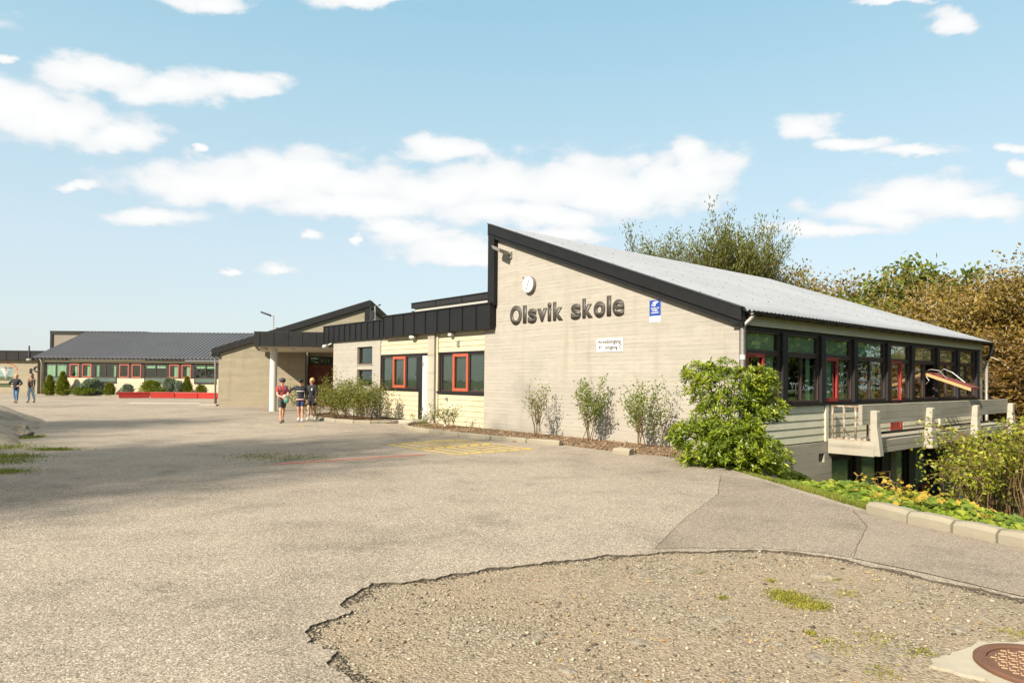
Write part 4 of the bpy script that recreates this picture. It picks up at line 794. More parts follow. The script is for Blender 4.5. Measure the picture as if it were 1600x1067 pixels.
mb = MB(); mb.tube([(0, 0, 0), (0, 0, h)], .03, 6); mb.build('pole', M['steel'], wm_); mb = MB(); mb.box(-.16, -.02, -.06, .06, h-.55, h-.22); mb.build('instrument_box', M['gutter'], wm_, bevel=.02)
mb = MB(); mb.tube([(0, 0, h-.02), (.22, 0, h+.02)], .012, 5); mb.ball((.22, 0, h+.05), .035, 6); mb.ball((.16, .06, h+.05), .03, 6); mb.build('wind_vane', M['gutter'], wm_)
p = gy(45, 562, 55.5); hl = empty('post_top_lamp', (p.x, p.y, 0), 0, 'thin dark post with a hanging round lamp in front of the far left fascia', 'lamp')
mb = MB(); mb.tube([(0, 0, 2.9), (0, 0, 3.95)], .06, 6); mb.build('pole', M['ink'], hl); mb = MB(); mb.ball((0, 0, 2.8), .2, 10, (1, 1, .6)); mb.build('lamp_shade', M['precast'], hl)
# ------------------------------------------------------------------ kerb stones
def stone(a, b, h=.13, wd=.15, side=1, label='', group='', lip=.035, seed=0, name='kerb_stone'):
    a = Vector((a[0], a[1], 0)); b = Vector((b[0], b[1], 0)); d = b-a; ln = d.length; r_ = (a+b)/2; r_.z = 0
    mb = MB(); n = max(2, int(ln/.12)); rr = random.Random(seed); vs = []
    for k in range(n+1):
        x = -ln/2+.008+(ln-.016)*k/n; j = lambda s=.006: rr.uniform(-s, s); e = .02 if k in (0, n) else 0
        prof = [(0, -.06), (j(), h-lip-e*.4), (lip+j(), h-e*.6+j(.003)), (wd-.012, h-e*.6+j(.003)), (wd, h-.02), (wd, -.06)]
        vs += [(x+(e*.3 if k == 0 else -e*.3 if k == n else 0), side*p[0], p[1]) for p in prof]
    c = 6; fs = [(k*c+i, k*c+i+1, (k+1)*c+i+1, (k+1)*c+i) for k in range(n) for i in range(c-1)]+[tuple(range(c)), tuple(range(n*c+c-1, n*c-1, -1))]
    mb.add(vs, fs); o = mb.build(name, M['kerb'], None); o.location = r_; o.rotation_euler = (0, 0, math.atan2(d.y, d.x)); return tag(o, label, 'kerb stone', group)
rk = [gp(*c) for c in ((1352, 801.5), (1417.5, 818.5), (1487, 834), (1558, 849.5), (1640, 868))]
rl = ['first pale kerb stone of the road edge, next to the grass', 'second kerb stone along the right road edge, before yellowing cover plants', 'third kerb stone along the right road edge, before bright leafy cover', 'kerb stone at the right edge of the picture']
for k in range(4): stone(rk[k], rk[k+1], .15, .17, 1, rl[k], 'kerb stones along the road', .045, k)
ORD = 'first second third fourth fifth sixth seventh eighth ninth tenth eleventh'.split()
def arc_pts(ctrl, n):
    out = []; m = len(ctrl)-1
    for k in range(n+1):
        t_ = k/n*m; i = min(int(t_), m-1); f = t_-i; P = [ctrl[max(i-1, 0)], ctrl[i], ctrl[i+1], ctrl[min(i+2, m)]]
        q = [.5*((2*P[1][j])+(-P[0][j]+P[2][j])*f+(2*P[0][j]-5*P[1][j]+4*P[2][j]-P[3][j])*f*f+(-P[0][j]+3*P[1][j]-3*P[2][j]+P[3][j])*f**3) for j in (0, 1)]
        out.append(q)
    return out
k1 = arc_pts([ll(.15, 19.4), ll(-.7, 19.1), ll(-1.7, 18.2), ll(-2.25, 17.0), ll(-2.4, 15.4), ll(-2.2, 13.7), ll(-1.5, 13.0), ll(-.3, 12.85)], 11)
for k in range(11): stone(k1[k], k1[k+1], .12, .13, 1, ORD[k]+' kerb stone from the left round the curved rose bed', 'kerb stones round the rose bed', .03, 20+k)
k2 = arc_pts([ll(-.4, 11.95), ll(-1.05, 11.75), ll(-1.7, 11.0), ll(-2.12, 10.2), ll(-2.3, 8.9), ll(-2.28, 7), ll(-2.1, 5.2), ll(-1.75, 3.75)], 10)
for k in range(10): stone(k2[k], k2[k+1], .12, .14, 1, ORD[k]+' kerb stone from the left along the narrow wall bed', 'kerb stones of the narrow wall bed', .03, 40+k)
a = gp(956, 709); b = gp(984, 711.5); stone(a, b, .14, .2, 1, 'single short kerb stone standing alone in front of the leaf litter', None, .05, 60)
k4 = [(-37.0+i*1.0, 53.15) for i in range(12)]
for k in range(10): stone(k4[k], k4[k+1], .1, .15, 1, ORD[k]+' kerb stone from the left before the classroom building conifers', 'kerb stones of the conifer bed', .03, 80+k)
tag(flat_poly('soil_bed', [(-37.1, 53.2), (-20, 53.2), (-20, 54.1), (-37.1, 54.1)], .06, .1, M['soil']), kind='structure')
# ------------------------------------------------------------------ red curved bench wall
cx_, n = [], 4
bp = [(-27.75, 48.1), (-26.0, 49.1), (-24.3, 49.25), (-22.6, 49.15), (-20.6, 48.6)]
rb = ['leftmost length of the curved red bench with its sloping end', 'second length of the red bench, before the small dark shrub', 'third length of the red bench, in front of pale conifers', 'last length of the red bench, next to the concrete gable corner']
for k in range(4):
    a = Vector((*bp[k], 0)); b = Vector((*bp[k+1], 0)); r_ = empty('bench_segment', a, math.atan2(b.y-a.y, b.x-a.x), rb[k], 'bench', 'red bench segments'); ln = (b-a).length-.03
    mb = MB(); mb.add([(.1 if k == 0 else 0, .08, 0), (ln, .08, 0), (ln, .5, 0), (.1 if k == 0 else 0, .5, 0), (0, 0, .36), (ln, 0, .36), (ln, .5, .36), (0, .5, .36)], [(0, 3, 2, 1), (4, 5, 6, 7), (0, 1, 5, 4), (1, 2, 6, 5), (2, 3, 7, 6), (3, 0, 4, 7)]); mb.build('bench_body', M['redplastic'], r_, bevel=.02)
    mb = MB(); mb.box(-.01, ln+.01, -.03, .52, .362, .42); mb.build('seat', M['redplastic'], r_, bevel=.015)
# ------------------------------------------------------------------ manhole
mc = Vector((2.99, 3.84, -.012)); mh = empty('manhole', mc, R(12), 'rusty round manhole cover with raised pattern at the bottom right corner', 'manhole cover')
mb = MB(); mb.tube([(0, 0, -.05), (0, 0, .028)], .265, 40); mb.build('cover', M['rust'], mh); mb = MB()
n = 48; vs = []
for (r_, z_) in ((.27, .0), (.27, .034), (.285, .04), (.325, .040), (.335, .03), (.337, -.06)):
    vs += [(r_*math.cos(2*math.pi*k/n), r_*math.sin(2*math.pi*k/n), z_) for k in range(n)]
mb.add(vs, [(j*n+k, j*n+(k+1) % n, (j+1)*n+(k+1) % n, (j+1)*n+k) for j in range(5) for k in range(n)]); mb.build('rim', M['rust'], mh)
mb = MB()
for i_ in range(-7, 8):
    for j_ in range(-7, 8):
        x = i_*.036+(.018 if j_ % 2 else 0); y = j_*.034
        if x*x+y*y < .058:
            a = R(40) if (i_+j_) % 2 else R(-40); dx, dy = .016*math.cos(a), .016*math.sin(a); nx_, ny_ = -.005*math.sin(a), .005*math.cos(a)
            mb.add([(x-dx-nx_, y-dy-ny_, .0285), (x+dx-nx_, y+dy-ny_, .0285), (x+dx+nx_, y+dy+ny_, .0285), (x-dx+nx_, y-dy+ny_, .0285), (x-dx*.8, y-dy*.8, .034), (x+dx*.8, y+dy*.8, .034)], [(0, 1, 5, 4), (2, 3, 4, 5), (1, 2, 5), (3, 0, 4)])
mb.build('raised_pattern', M['yellowwood'] if 0 else M['palerust'] if 'palerust' in M else paint('worn pale iron', (.30, .19, .10), .6), mh)
cl = [(-.62, .06), (-.55, .15), (-.40, .20), (-.30, .28), (-.1, .40), (.2, .44), (.45, .3), (.5, 0), (.4, -.4), (.1, -.52), (-.2, -.5), (-.25, -.38), (-.38, -.3), (-.42, -.12)]
o = flat_poly('manhole_collar', ragged([(mc.x+p[0], mc.y+p[1]) for p in cl+cl[:1]], .02, .03), .001, .02, concrete('pale mortar', (.40, .36, .28), 5, True)); tag(o, kind='structure')
# ------------------------------------------------------------------ rock and loose stones
def rock(name, c, size, seed, label, cat='rock', group=None, mt='rock', sub=4, squash=.6, rz=0, jag=.35):
    b = bmesh.new(); bmesh.ops.create_icosphere(b, subdivisions=sub, radius=1)
    for v in b.verts:
        p = v.co.copy(); q = p*1.1+Vector((seed*7.3, seed*3.1, seed)); d = mnoise.fractal(q, 1.0, 2.0, 5)*jag+mnoise.noise(q*.7)*jag*.5
        p = p*(1+d); p.x = math.copysign(abs(p.x)**.85, p.x); v.co = Vector((p.x*size[0], p.y*size[1], p.z*size[2]))
    me = bpy.data.meshes.new(name); b.to_mesh(me); b.free(); o = link(name, me, M[mt], None); o.location = c; o.rotation_euler = (0, 0, rz); return tag(o, label, cat, group)
def slab_rock():      # smooth glaciated outcrop rising to the left of the yard
    xs = np.linspace(-19.5, -10.6, 70); ys = np.linspace(13.4, 24.5, 80); Xr, Yr = np.meshgrid(xs, ys); Zr = np.zeros_like(Xr)
    for j in range(len(ys)):
        for i_ in range(len(xs)):
            x, y = xs[i_], ys[j]; edge = -11.0-.60*max(0, y-15.8)-.9*max(0, 15.4-y)+.35*mnoise.noise(Vector((y*.8, 0, 3)))
            s = edge-x; e2 = min(1, max(0, (y-13.6)/1.3)); h_ = -.25+.62*(1-math.exp(-max(0, s)*.85))+.10*max(0, s)
            if s < 0: h_ = -.25
            h_ += (.16*mnoise.fractal(Vector((x*.5, y*.5, 0)), 1, 2, 5)+.05*abs(mnoise.noise(Vector((x*1.6, y*1.1, 5)))))*min(1, max(0, s)); Zr[j, i_] = h_*e2-.12*(1-e2)
    V = np.stack([Xr.ravel(), Yr.ravel(), Zr.ravel()], 1); i = np.arange(Xr.size).reshape(Xr.shape)
    F = np.stack([i[:-1, :-1].ravel(), i[:-1, 1:].ravel(), i[1:, 1:].ravel(), i[1:, :-1].ravel()], 1)
    return tag(np_mesh('rock_outcrop', V, F, M['rock'], smooth=True), 'smooth grey bedrock outcrop rising at the left edge of the yard', 'rock')
slab_rock()
rp = gp(37, 663); rock('boulder', (-12.35, 17.35, .10), (.17, .15, .12), 3, 'dark broken boulder at the foot of the bedrock, nearer the camera', 'rock'); rock('boulder', (-13.1, 18.3, .16), (.16, .14, .11), 5, 'small dark boulder behind the other one on the bedrock edge', 'rock')
rs = random.Random(3)
sl = [((1290, 903), .07, 'dark flat stone with moss in the gravel, below the asphalt edge'), ((1132, 968), .055, 'grey stone on the gravel, left of the grassy tuft'), ((1278, 1030), .06, 'tan angular stone near the bottom edge of the gravel'), ((1000, 1005), .05, 'grey flat stone in the open gravel'), ((1085, 893), .05, 'pale stone close to the ragged asphalt edge'), ((1222, 1008), .03, 'small dark stone beside a twig on the gravel'), ((1500, 985), .04, 'dark stone in the gravel above the manhole'), ((885, 1048), .04, 'bluish stone at the bottom middle of the gravel')]
for k, (c, s, lb) in enumerate(sl):
    p = gp(c[0], c[1], -.02); rock('stone', (p.x, p.y, -.02), (s*1.5, s, s*.45), k+10, lb, 'stone', None, 'rock', 3, rz=k*.8)
# gravel stones, leaves, tufts: uncountable
def in_gravel(x, y):
    c = False; P = GR+[(5.2, -12), (5.1, 0), (4.9, 2.7), (4.6, 4.3)]; n = len(P); j = n-1
    for i_ in range(n):
        if (P[i_][1] > y) != (P[j][1] > y) and x < (P[j][0]-P[i_][0])*(y-P[i_][1])/(P[j][1]-P[i_][1])+P[i_][0]: c = not c
        j = i_
    return c
def pebbles():
    base = np.array([(1, 0, 0), (-1, 0, 0), (0, 1, 0), (0, -1, 0), (0, 0, 1), (0, 0, -1)], float); fc = np.array([(0, 2, 4), (2, 1, 4), (1, 3, 4), (3, 0, 4), (2, 0, 5), (1, 2, 5), (3, 1, 5), (0, 3, 5)])
    Vs = []; Fs = []; r = np.random.default_rng(5); n = 0
    while n < 20000:
        Yq = 2.6+ (r.random()**1.3)*4.0; x = r.uniform(-1.4, 4.9)
        if not in_gravel(x, Yq): continue
        cl_ = mnoise.noise(Vector((x*1.2, Yq*1.2, 0)));
        if r.random() > .55+cl_*.9: continue
        s = r.choice([.0035, .005, .007, .010, .015], p=[.36, .33, .19, .09, .03])*r.uniform(.7, 1.3); a = r.uniform(0, 6.28); b = base*np.array([s*r.uniform(.9, 1.6), s, s*r.uniform(.4, .8)])*(1+r.uniform(-.25, .25, (6, 3)))
        R2 = np.array([[math.cos(a), -math.sin(a), 0], [math.sin(a), math.cos(a), 0], [0, 0, 1]]); Vs.append(b@R2.T+np.array([x, Yq, -.016+s*.25])); Fs.append(fc+6*n); n += 1
    t = NT('pebble'); g = t.n('ShaderNodeNewGeometry'); t.done(t.ramp(g.outputs['Random Per Island'], [(0, (.05, .045, .036)), (.3, (.20, .17, .12)), (.6, (.29, .25, .18)), (.9, (.38, .335, .26)), (1, (.30, .18, .10))]), .9, spec=.2)
    return tag(np_mesh('loose_gravel', np.concatenate(Vs), np.concatenate(Fs), t.m), kind='stuff')
pebbles()
# crumbled asphalt edge
def crumbs():
    base = np.array([(1, 0, 0), (-1, 0, 0), (0, 1, 0), (0, -1, 0), (0, 0, 1), (0, 0, -1)], float); fc = np.array([(0, 2, 4), (2, 1, 4), (1, 3, 4), (3, 0, 4), (2, 0, 5), (1, 2, 5), (3, 1, 5), (0, 3, 5)])
    Vs = []; Fs = []; r = np.random.default_rng(9); n = 0; P = ragged(GR, .012, .03)
    for p in P:
        if p[1] < 2: continue
        for _ in range(3):
            s = r.uniform(.003, .009); b = base*np.array([s*1.3, s, s*.8])*(1+r.uniform(-.25, .25, (6, 3))); Vs.append(b+np.array([p[0]+r.normal(0, .026), p[1]+r.normal(0, .026), -.014+s*.3])); Fs.append(fc+6*n); n += 1
    return tag(np_mesh('asphalt_crumbs', np.concatenate(Vs), np.concatenate(Fs), paint('dark tar crumbs', (.07, .058, .042), .9, .4, 30)), kind='stuff')
crumbs()
# ------------------------------------------------------------------ plants
def unit(a): return a/(np.linalg.norm(a, axis=1, keepdims=True)+1e-9)
def leaves(name, C, D, ln, wd, mt, parent, r, fold=True, droop=0.0, shape='leaf'):
    n = len(C); D = unit(D); Rv = r.normal(size=(n, 3)); Rv[:, 2] += .001; side = unit(np.cross(D, np.array([0, 0, 1.0])+Rv*.55)); up = np.cross(side, D)
    ln = np.asarray(ln).reshape(-1, 1)*np.ones((n, 1)); wd = np.asarray(wd).reshape(-1, 1)*np.ones((n, 1))
    base = C; tip = C+D*ln-np.array([0, 0, 1.0])*droop*ln; mid = C+D*ln*.5
    if fold:
        m1 = mid+side*wd*.5+up*wd*.15; m2 = mid-side*wd*.5+up*wd*.15
        V = np.stack([base, m1, tip, m2, mid-up*wd*.02], 1).reshape(-1, 3); k = np.arange(n)*5
        F = np.concatenate([np.stack([k, k+1, k+4], 1), np.stack([k+1, k+2, k+4], 1), np.stack([k+2, k+3, k+4], 1), np.stack([k+3, k, k+4], 1)])
    else:
        V = np.stack([base, mid+side*wd*.5, tip, mid-side*wd*.5], 1).reshape(-1, 3); k = np.arange(n)*4; F = np.stack([k, k+1, k+2, k+3], 1)
    return np_mesh(name, V, F, M[mt], parent)
def grow(r, p, d, ln, rad, lev, segs, tips, spread=.6, up=.15, nb=(2, 4), taper=.6, wig=.18, shrink=.72):
    p = Vector(p); d = Vector(d).normalized(); k = 4 if lev > 1 else 3; pts = [p.copy()]; rs = [rad]
    for i_ in range(k):
        d = (d+Vector(r.normal(0, wig, 3))+Vector((0, 0, up*.4))).normalized(); p = p+d*ln/k; pts.append(p.copy()); rs.append(rad*(1-(1-taper)*(i_+1)/k))
        if lev > 0 and i_ >= 1:
            for _ in range(int(r.integers(nb[0], nb[1]+1)) if i_ == k-1 else int(r.integers(0, 2)+ (1 if lev > 1 else 0))):
                a = Vector(r.normal(0, 1, 3)); a = (a-d*a.dot(d)).normalized(); nd = (d*(1-spread*.5)+a*spread*r.uniform(.6, 1.2)+Vector((0, 0, up))).normalized()
                grow(r, p, nd, ln*shrink*r.uniform(.75, 1.15), rs[-1]*.68, lev-1, segs, tips, spread, up, nb, taper, wig, shrink)
        if lev <= 1: tips.append((p.copy(), d.copy()))
    segs.append((pts, rs, lev))
def wood(segs, mt, parent, name='branches', minr=.0, sides=6, keep=None):
    mb = MB()
    for pts, rs, lev in segs:
        if max(rs) < minr: continue
        mb.tube(pts, [max(x, .0015) for x in rs], sides if lev > 1 else 4, cap=False)
    return mb.build(name, M[mt], parent, smooth=True, recalc=False)
def tree(loc, h, seed, label, leafm, barkm='bark', n=9000, ls=.16, spread=.62, lev=4, trunk_h=.3, tipspread=.45, group=None, up=.2, feather=0.0, rad=None, kindname='tree', width=1.0, nbr=(2, 3), lean=(0, 0), cat='tree'):
    r = np.random.default_rng(seed); root = empty(kindname, loc, r.uniform(0, 6.28), label, cat, group); segs = []; tips = []
    grow(r, (0, 0, -.1), (lean[0], lean[1], 1), h*trunk_h, rad or h*.018, lev, segs, tips, spread, up, nbr, .75, .08, .74)
    zmax = max(t_[0].z for t_ in tips); f = h*.97/zmax
    wx = width
    for s in segs:
        for q in s[0]: q.x *= f*wx; q.y *= f*wx; q.z *= f
    wood([s for s in segs if s[2] >= lev-0], barkm, root, 'trunk', sides=8); wood([s for s in segs if s[2] < lev], barkm, root, 'branches', minr=.004, sides=5)
    T = np.array([[t_[0].x, t_[0].y, t_[0].z] for t_ in tips]); T = T if abs(f-1) < 0 else np.stack([np.array([t_[0].x for t_ in tips])*f*wx, np.array([t_[0].y for t_ in tips])*f*wx, np.array([t_[0].z for t_ in tips])*f], 1)
    D = np.array([[*t_[1]] for t_ in tips]); k = r.integers(0, len(T), n); dens = r.random(len(T)); keep = r.random(n) < (.35+.9*dens[k]); k = k[keep]; m = len(k)
    if feather: C = T[k]+D[k]*r.uniform(-.1, feather, (m, 1))+r.normal(0, tipspread*.4, (m, 3)); DD = D[k]+r.normal(0, .45, (m, 3))
    else: C = T[k]+np.clip(r.normal(0, 1, (m, 3)), -1.5, 1.5)*tipspread*np.array([1, 1, .75]); DD = r.normal(0, 1, (m, 3))+np.array([0, 0, -.15])
    leaves('crown', C, DD, ls*r.uniform(.7, 1.3, m), ls*(.28 if feather else .62)*r.uniform(.7, 1.3, m), leafm, root, r, fold=False)
    return root
def clone(src, loc, rz, s, label, group=None):
    c = copy_tree(src); c.location = loc; c.rotation_euler = (0, 0, rz); c.scale = s if isinstance(s, tuple) else (s, s, s); c['label'] = label
    if group: c['group'] = group
    return c
def sky_pt(px, py, Y): q = gy(px, py, Y); return q
G1 = 'trees beyond the school roof'
def tree_at(px, ptop, Y, seed, label, leafm, **kw):
    q = gy(px, ptop, Y); z0 = tz(q.x, q.y); return tree((q.x, q.y, z0), q.z-z0, seed, label, leafm, group=G1, **kw)
tree_at(1030, 366, 46, 11, 'broad green feathery tree, leftmost one above the pale roof', 'willow', n=30000, ls=.24, feather=1.1, up=.32, spread=.66, width=.85, lev=4)
tree_at(1135, 350, 44, 12, 'tallest feathery green tree above the middle of the pale roof', 'willow', n=42000, ls=.24, feather=1.2, up=.38, spread=.62, width=1.0, lev=4)
tree_at(1183, 410, 46, 13, 'low spiky green tree just right of the tallest one behind the roof', 'willow', n=16000, ls=.30, feather=.8, up=.3, spread=.6, width=.7, lev=4)
tA = tree_at(1245, 412, 50, 14, 'thin brownish tree behind the roof between green feathery and leafy trees', 'autumn', n=20000, ls=.24, tipspread=.55, spread=.6, lev=4)
tree_at(1325, 412, 44, 15, 'leafy olive green tree with a notched top behind the roof', 'oak', n=34000, ls=.34, tipspread=.36, spread=.75, width=1.25, lev=4)
tree_at(1420, 405, 44, 16, 'leafy olive tree with one high bough, left of the rusty birches', 'oak', n=34000, ls=.34, tipspread=.36, spread=.7, width=1.1, lev=4)
tB = tree_at(1475, 442, 38, 17, 'rusty orange tree directly behind the low end of the roof', 'autumn2', n=60000, ls=.20, tipspread=.45, spread=.8, width=1.25, lev=4)
tC = tree_at(1545, 425, 36, 18, 'golden brown birch beyond the far corner of the roof', 'autumn', n=60000, ls=.19, tipspread=.45, spread=.8, width=1.3, lev=4, barkm='palebark')
tree_at(1606, 372, 31, 19, 'tall thin-topped brown birch at the right edge of the picture', 'autumn', n=45000, ls=.17, tipspread=.4, spread=.7, width=1.1, lev=4, barkm='palebark')
GB = 'birches and thicket beyond the balcony'
def cl_at(src, px, Y, ptop, rz, label, grp=GB, sxy=1.0, h0=None):
    q = gy(px, ptop, Y); z0 = tz(q.x, q.y); s = (q.z-z0)/src['h']; return clone(src, (q.x, q.y, z0), rz, (s*sxy, s*sxy, s), label, grp)
for s_, (px, pt, Y) in ((tA, (1245, 412, 50)), (tB, (1475, 442, 38)), (tC, (1545, 425, 36))): q = gy(px, pt, Y); s_['h'] = q.z-tz(q.x, q.y)
cl_at(tC, 1590, 35, 455, 1.0, 'brown birch with pale leaning boughs right of the building corner', sxy=1.3)
cl_at(tB, 1660, 30, 520, 2.2, 'low rusty thicket tree at the right edge, behind the balcony', sxy=1.6)
cl_at(tC, 1530, 41, 480, 3.3, 'dim brown birch low behind the golden one', sxy=1.5)
cl_at(tB, 1590, 33, 470, 4.0, 'rusty tree filling the gap between the two right-hand birches', sxy=1.4)
cl_at(tB, 1400, 52, 470, 5.0, 'rusty tree low behind the olive trees', sxy=1.5)
cl_at(tC, 1650, 38, 400, .4, 'brown birch only partly inside the right edge', sxy=1.2)
cl_at(tC, 1600, 39, 500, 2.6, 'low brown birch scrub behind the balcony end', sxy=1.9)
cl_at(tA, 1290, 56, 425, .7, 'thin brown tree farther back between the olive trees', sxy=1.3)
cl_at(tA, 1500, 55, 430, 1.9, 'thin brown tree farthest back above the rusty ones', sxy=1.5)
# bare leaning pale boughs in front of the thicket
lb = empty('leaning_birch', (21.5, 29.0, tz(21.5, 29)), 0, 'pale bare birch bough leaning out from the brown thicket by the downpipe', 'tree')
mb = MB(); q1 = gy(1592, 590, 28.5)-lb.location; q2 = gy(1574, 573, 28.3)-lb.location; q3 = gy(1562, 563, 28.6)-lb.location; q4 = gy(1543, 556, 28.8)-lb.location
mb.tube([Vector((1.6, .3, 0)), q1*.7+Vector((.4, 0, 0)), q1, q2, q3, q4], [.07, .06, .05, .04, .028, .012], 7); mb.build('trunk', M['palebark'], lb, smooth=True)
# trees out of the picture on the left: they throw the shade on the yard, and others on the right mirror in the glass
SH = 'trees standing beside the camera outside the picture'
t1 = tree((-30.0, -14.3, 0), 27, 31, 'very tall dense tree behind the camera on the left, shading the near yard', 'oak', n=36000, ls=.34, tipspread=1.0, spread=.62, width=.62, group=SH)
clone(t1, (-34.5, -14.8, 0), 1.3, 1.02, 'second very tall tree, just left of the first behind the camera', SH); clone(t1, (-33.5, -4.5, 0), 2.3, .95, 'third very tall tree, beyond the bedrock outcrop', SH); clone(t1, (-38, -4.0, 0), 4.3, .92, 'fourth very tall tree, farthest left', SH)
t2 = tree((26, 8, tz(26, 8)), 11, 32, 'dense tree beyond the right edge mirrored in the glazed side', 'oak', n=26000, ls=.30, tipspread=.8, spread=.8, width=1.3, group='trees mirrored in the windows', trunk_h=.2)
for k, (x, y, s) in enumerate(((23, -1, .95), (31, 14, 1.15), (34, 5, 1.2), (29, -8, 1.1), (38, 20, 1.3), (20, -9, .9), (42, 10, 1.5), (37, -3, 1.3))):
    clone(t2, (x, y, tz(x, y)), k*1.1, s, '%s tree mirrored in the glass, out of view beyond the right edge' % ('second third fourth fifth sixth seventh eighth ninth'.split()[k]), 'trees mirrored in the windows')
def wood_behind():
    r = np.random.default_rng(70); n = 22000; a = r.uniform(-2.6, 2.6, n); R_ = r.uniform(62, 74, n); h = 6.5+2.5*np.sin(a*9)+1.5*np.sin(a*23+1)
    C = np.stack([R_*np.sin(a), -R_*np.cos(a)*.9-2, r.random(n)**.8*h], 1); C = C[(C[:, 1] < 12) & (C[:, 0] < 60) & ~((C[:, 0] < -30) & (C[:, 1] > -30))]; n = len(C)
    return tag(leaves('distant_wood', C, r.normal(0, 1, (n, 3)), 1.1*r.uniform(.6, 1.3, n), .8*r.uniform(.6, 1.2, n), 'oak', None, r, False), kind='stuff')
wood_behind()
# ---- rhododendron
def rhodo():
    r = np.random.default_rng(21); c0 = gp(1135, 728, -.18); root = empty('rhododendron', (c0.x, c0.y, c0.z), 0, 'large glossy yellow-green rhododendron bush at the near corner of the gable wall', 'bush')
    L_ = [((1135, 610), 13.3, 62, 38), ((1095, 585), 13.4, 30, 20), ((1180, 600), 13.2, 32, 30), ((1140, 655), 13.1, 58, 42), ((1095, 695), 12.9, 45, 38), ((1150, 700), 12.6, 55, 42), ((1195, 715), 12.9, 40, 30), ((1205, 640), 13.3, 26, 20), ((1070, 680), 13.0, 25, 22), ((1130, 570), 13.4, 22, 12), ((1200, 585), 13.4, 12, 14)]
    C = []; D = []; tips = []
    for (c, Y, rx, ry) in L_:
        q = gy(c[0], c[1], Y); s = Y/FPX; a, b_ = rx*s, ry*s; m = int(rx*ry/5.8)
        for _ in range(m):
            v = r.normal(size=3); v /= np.linalg.norm(v); f = r.uniform(.72, 1.07) if r.random() < .8 else r.uniform(.4, .72)
            if v[1] > .55: continue
            p = np.array([q.x+v[0]*a*f, q.y+v[1]*.85*a*f, q.z+v[2]*b_*f]); tips.append((p, v))
    for p, v in tips:
        ax = np.array([v[0]*.75, v[1]*.75-.1, abs(v[2])*.5+.62])+r.normal(0, .16, 3); ax /= np.linalg.norm(ax); t1_ = np.cross(ax, [0, 0, 1.0]+r.normal(0, .1, 3)); t1_ /= np.linalg.norm(t1_); t2_ = np.cross(ax, t1_); k = r.integers(7, 11); o = r.uniform(0, 6)
        for j in range(k):
            a_ = o+j*2.4; el_ = r.uniform(.15, .75); d = (t1_*math.cos(a_)+t2_*math.sin(a_))*math.cos(el_)+ax*math.sin(el_); C.append(p-ax*.02*j*.3); D.append(d)
    C = np.array(C)-np.array([*root.location]); D = np.array(D); n = len(C)
    leaves('foliage', C, D, r.uniform(.085, .145, n), r.uniform(.028, .042, n), 'rhodo', root, r, True, .10)
    mb = MB()
    for k in range(60):
        p, v = tips[r.integers(len(tips))]; e = Vector(p)-root.location; b0 = Vector((r.normal(0, .25), r.normal(0, .15)+.1, -.1)); mb.tube([b0, b0.lerp(e, .5)+Vector((0, .1, -.12)), e-Vector(v)*.05], [.022, .014, .006], 5, cap=False)
    mb.build('stems', M['twig'], root, smooth=True, recalc=False); return root
rhodo()
# ---- shrubs
def shrub(name, loc, h, w, seed, label, leafm, n=900, ls=.05, stems=7, lev=2, cat='shrub', group=None, spread=.45, tip=.06, up=.2, aspect=.6, barkm='twig', rad=.012, droopy=0.0, lowbare=.15, fan=.5):
    r = np.random.default_rng(seed); root = empty(name, loc, 0, label, cat, group); segs = []; tips = []
    for k in range(stems):
        a = r.uniform(0, 6.28); rr_ = math.sqrt(r.random())*w*.16; sp = r.uniform(0, fan); grow(r, (rr_*math.cos(a), rr_*math.sin(a), -.03), (math.cos(a)*sp, math.sin(a)*sp, 1), h*r.uniform(.38, .56), rad, lev, segs, tips, spread, up, (1, 2), .6, .12, .72)
    T = np.array([[*t_[0]] for t_ in tips]); D = np.array([[*t_[1]] for t_ in tips]); f = h/np.percentile(T[:, 2], 99); g = w/2/max(.05, np.percentile(np.abs(T[:, :2]), 96)); T = T*np.array([g, g, f])
    for s in segs:
        for q in s[0]: q.x *= g; q.y *= g; q.z *= f
    wood(segs, barkm, root, 'stems', sides=5); ok = T[:, 2] > h*lowbare; T, D = T[ok], D[ok]; k = r.integers(0, len(T), n); C = T[k]+r.normal(0, tip, (n, 3)); DD = D[k]*.6+r.normal(0, .7, (n, 3)); DD[:, 2] -= droopy
    leaves('foliage', C, DD, ls*r.uniform(.6, 1.3, n), ls*aspect*r.uniform(.7, 1.2, n), leafm, root, r, True); return root
def PG(px, py): q = gp(px, py, .03); return (q.x, q.y, .02)
GS = 'young shrubs in front of the gable wall'
shrub('young_shrub', PG(840, 683), 1.50, .85, 41, 'sparse twiggy shrub, left of the three before the gable wall', 'lilac', 420, .065, 7, 2, group=GS, fan=.35, tip=.05, rad=.012)
shrub('young_shrub', PG(918, 689), 1.60, 1.0, 42, 'fullest and tallest of the three young shrubs before the gable wall', 'lilac', 1300, .07, 7, 2, group=GS, fan=.35, tip=.06, rad=.012)
shrub('young_shrub', PG(1012, 699), 1.55, 1.45, 43, 'wide open young shrub just left of the rhododendron', 'lilac', 1300, .068, 8, 2, group=GS, fan=.45, tip=.06, rad=.012)
GRS = 'rose shrubs in the curved bed'
shrub('rose_shrub', (*ll(-1.5, 17.6), .03), 1.15, 2.1, 51, 'low left rose shrub of the curved bed, reddish green', 'rose', 3000, .075, 12, 2, group=GRS, lowbare=.05, tip=.1)
shrub('rose_shrub', (*ll(-1.2, 16.9), .03), 1.9, 1.0, 52, 'tall thin rose shoots in front of the concrete wall corner', 'rose', 500, .07, 4, 2, group=GRS, fan=.15)
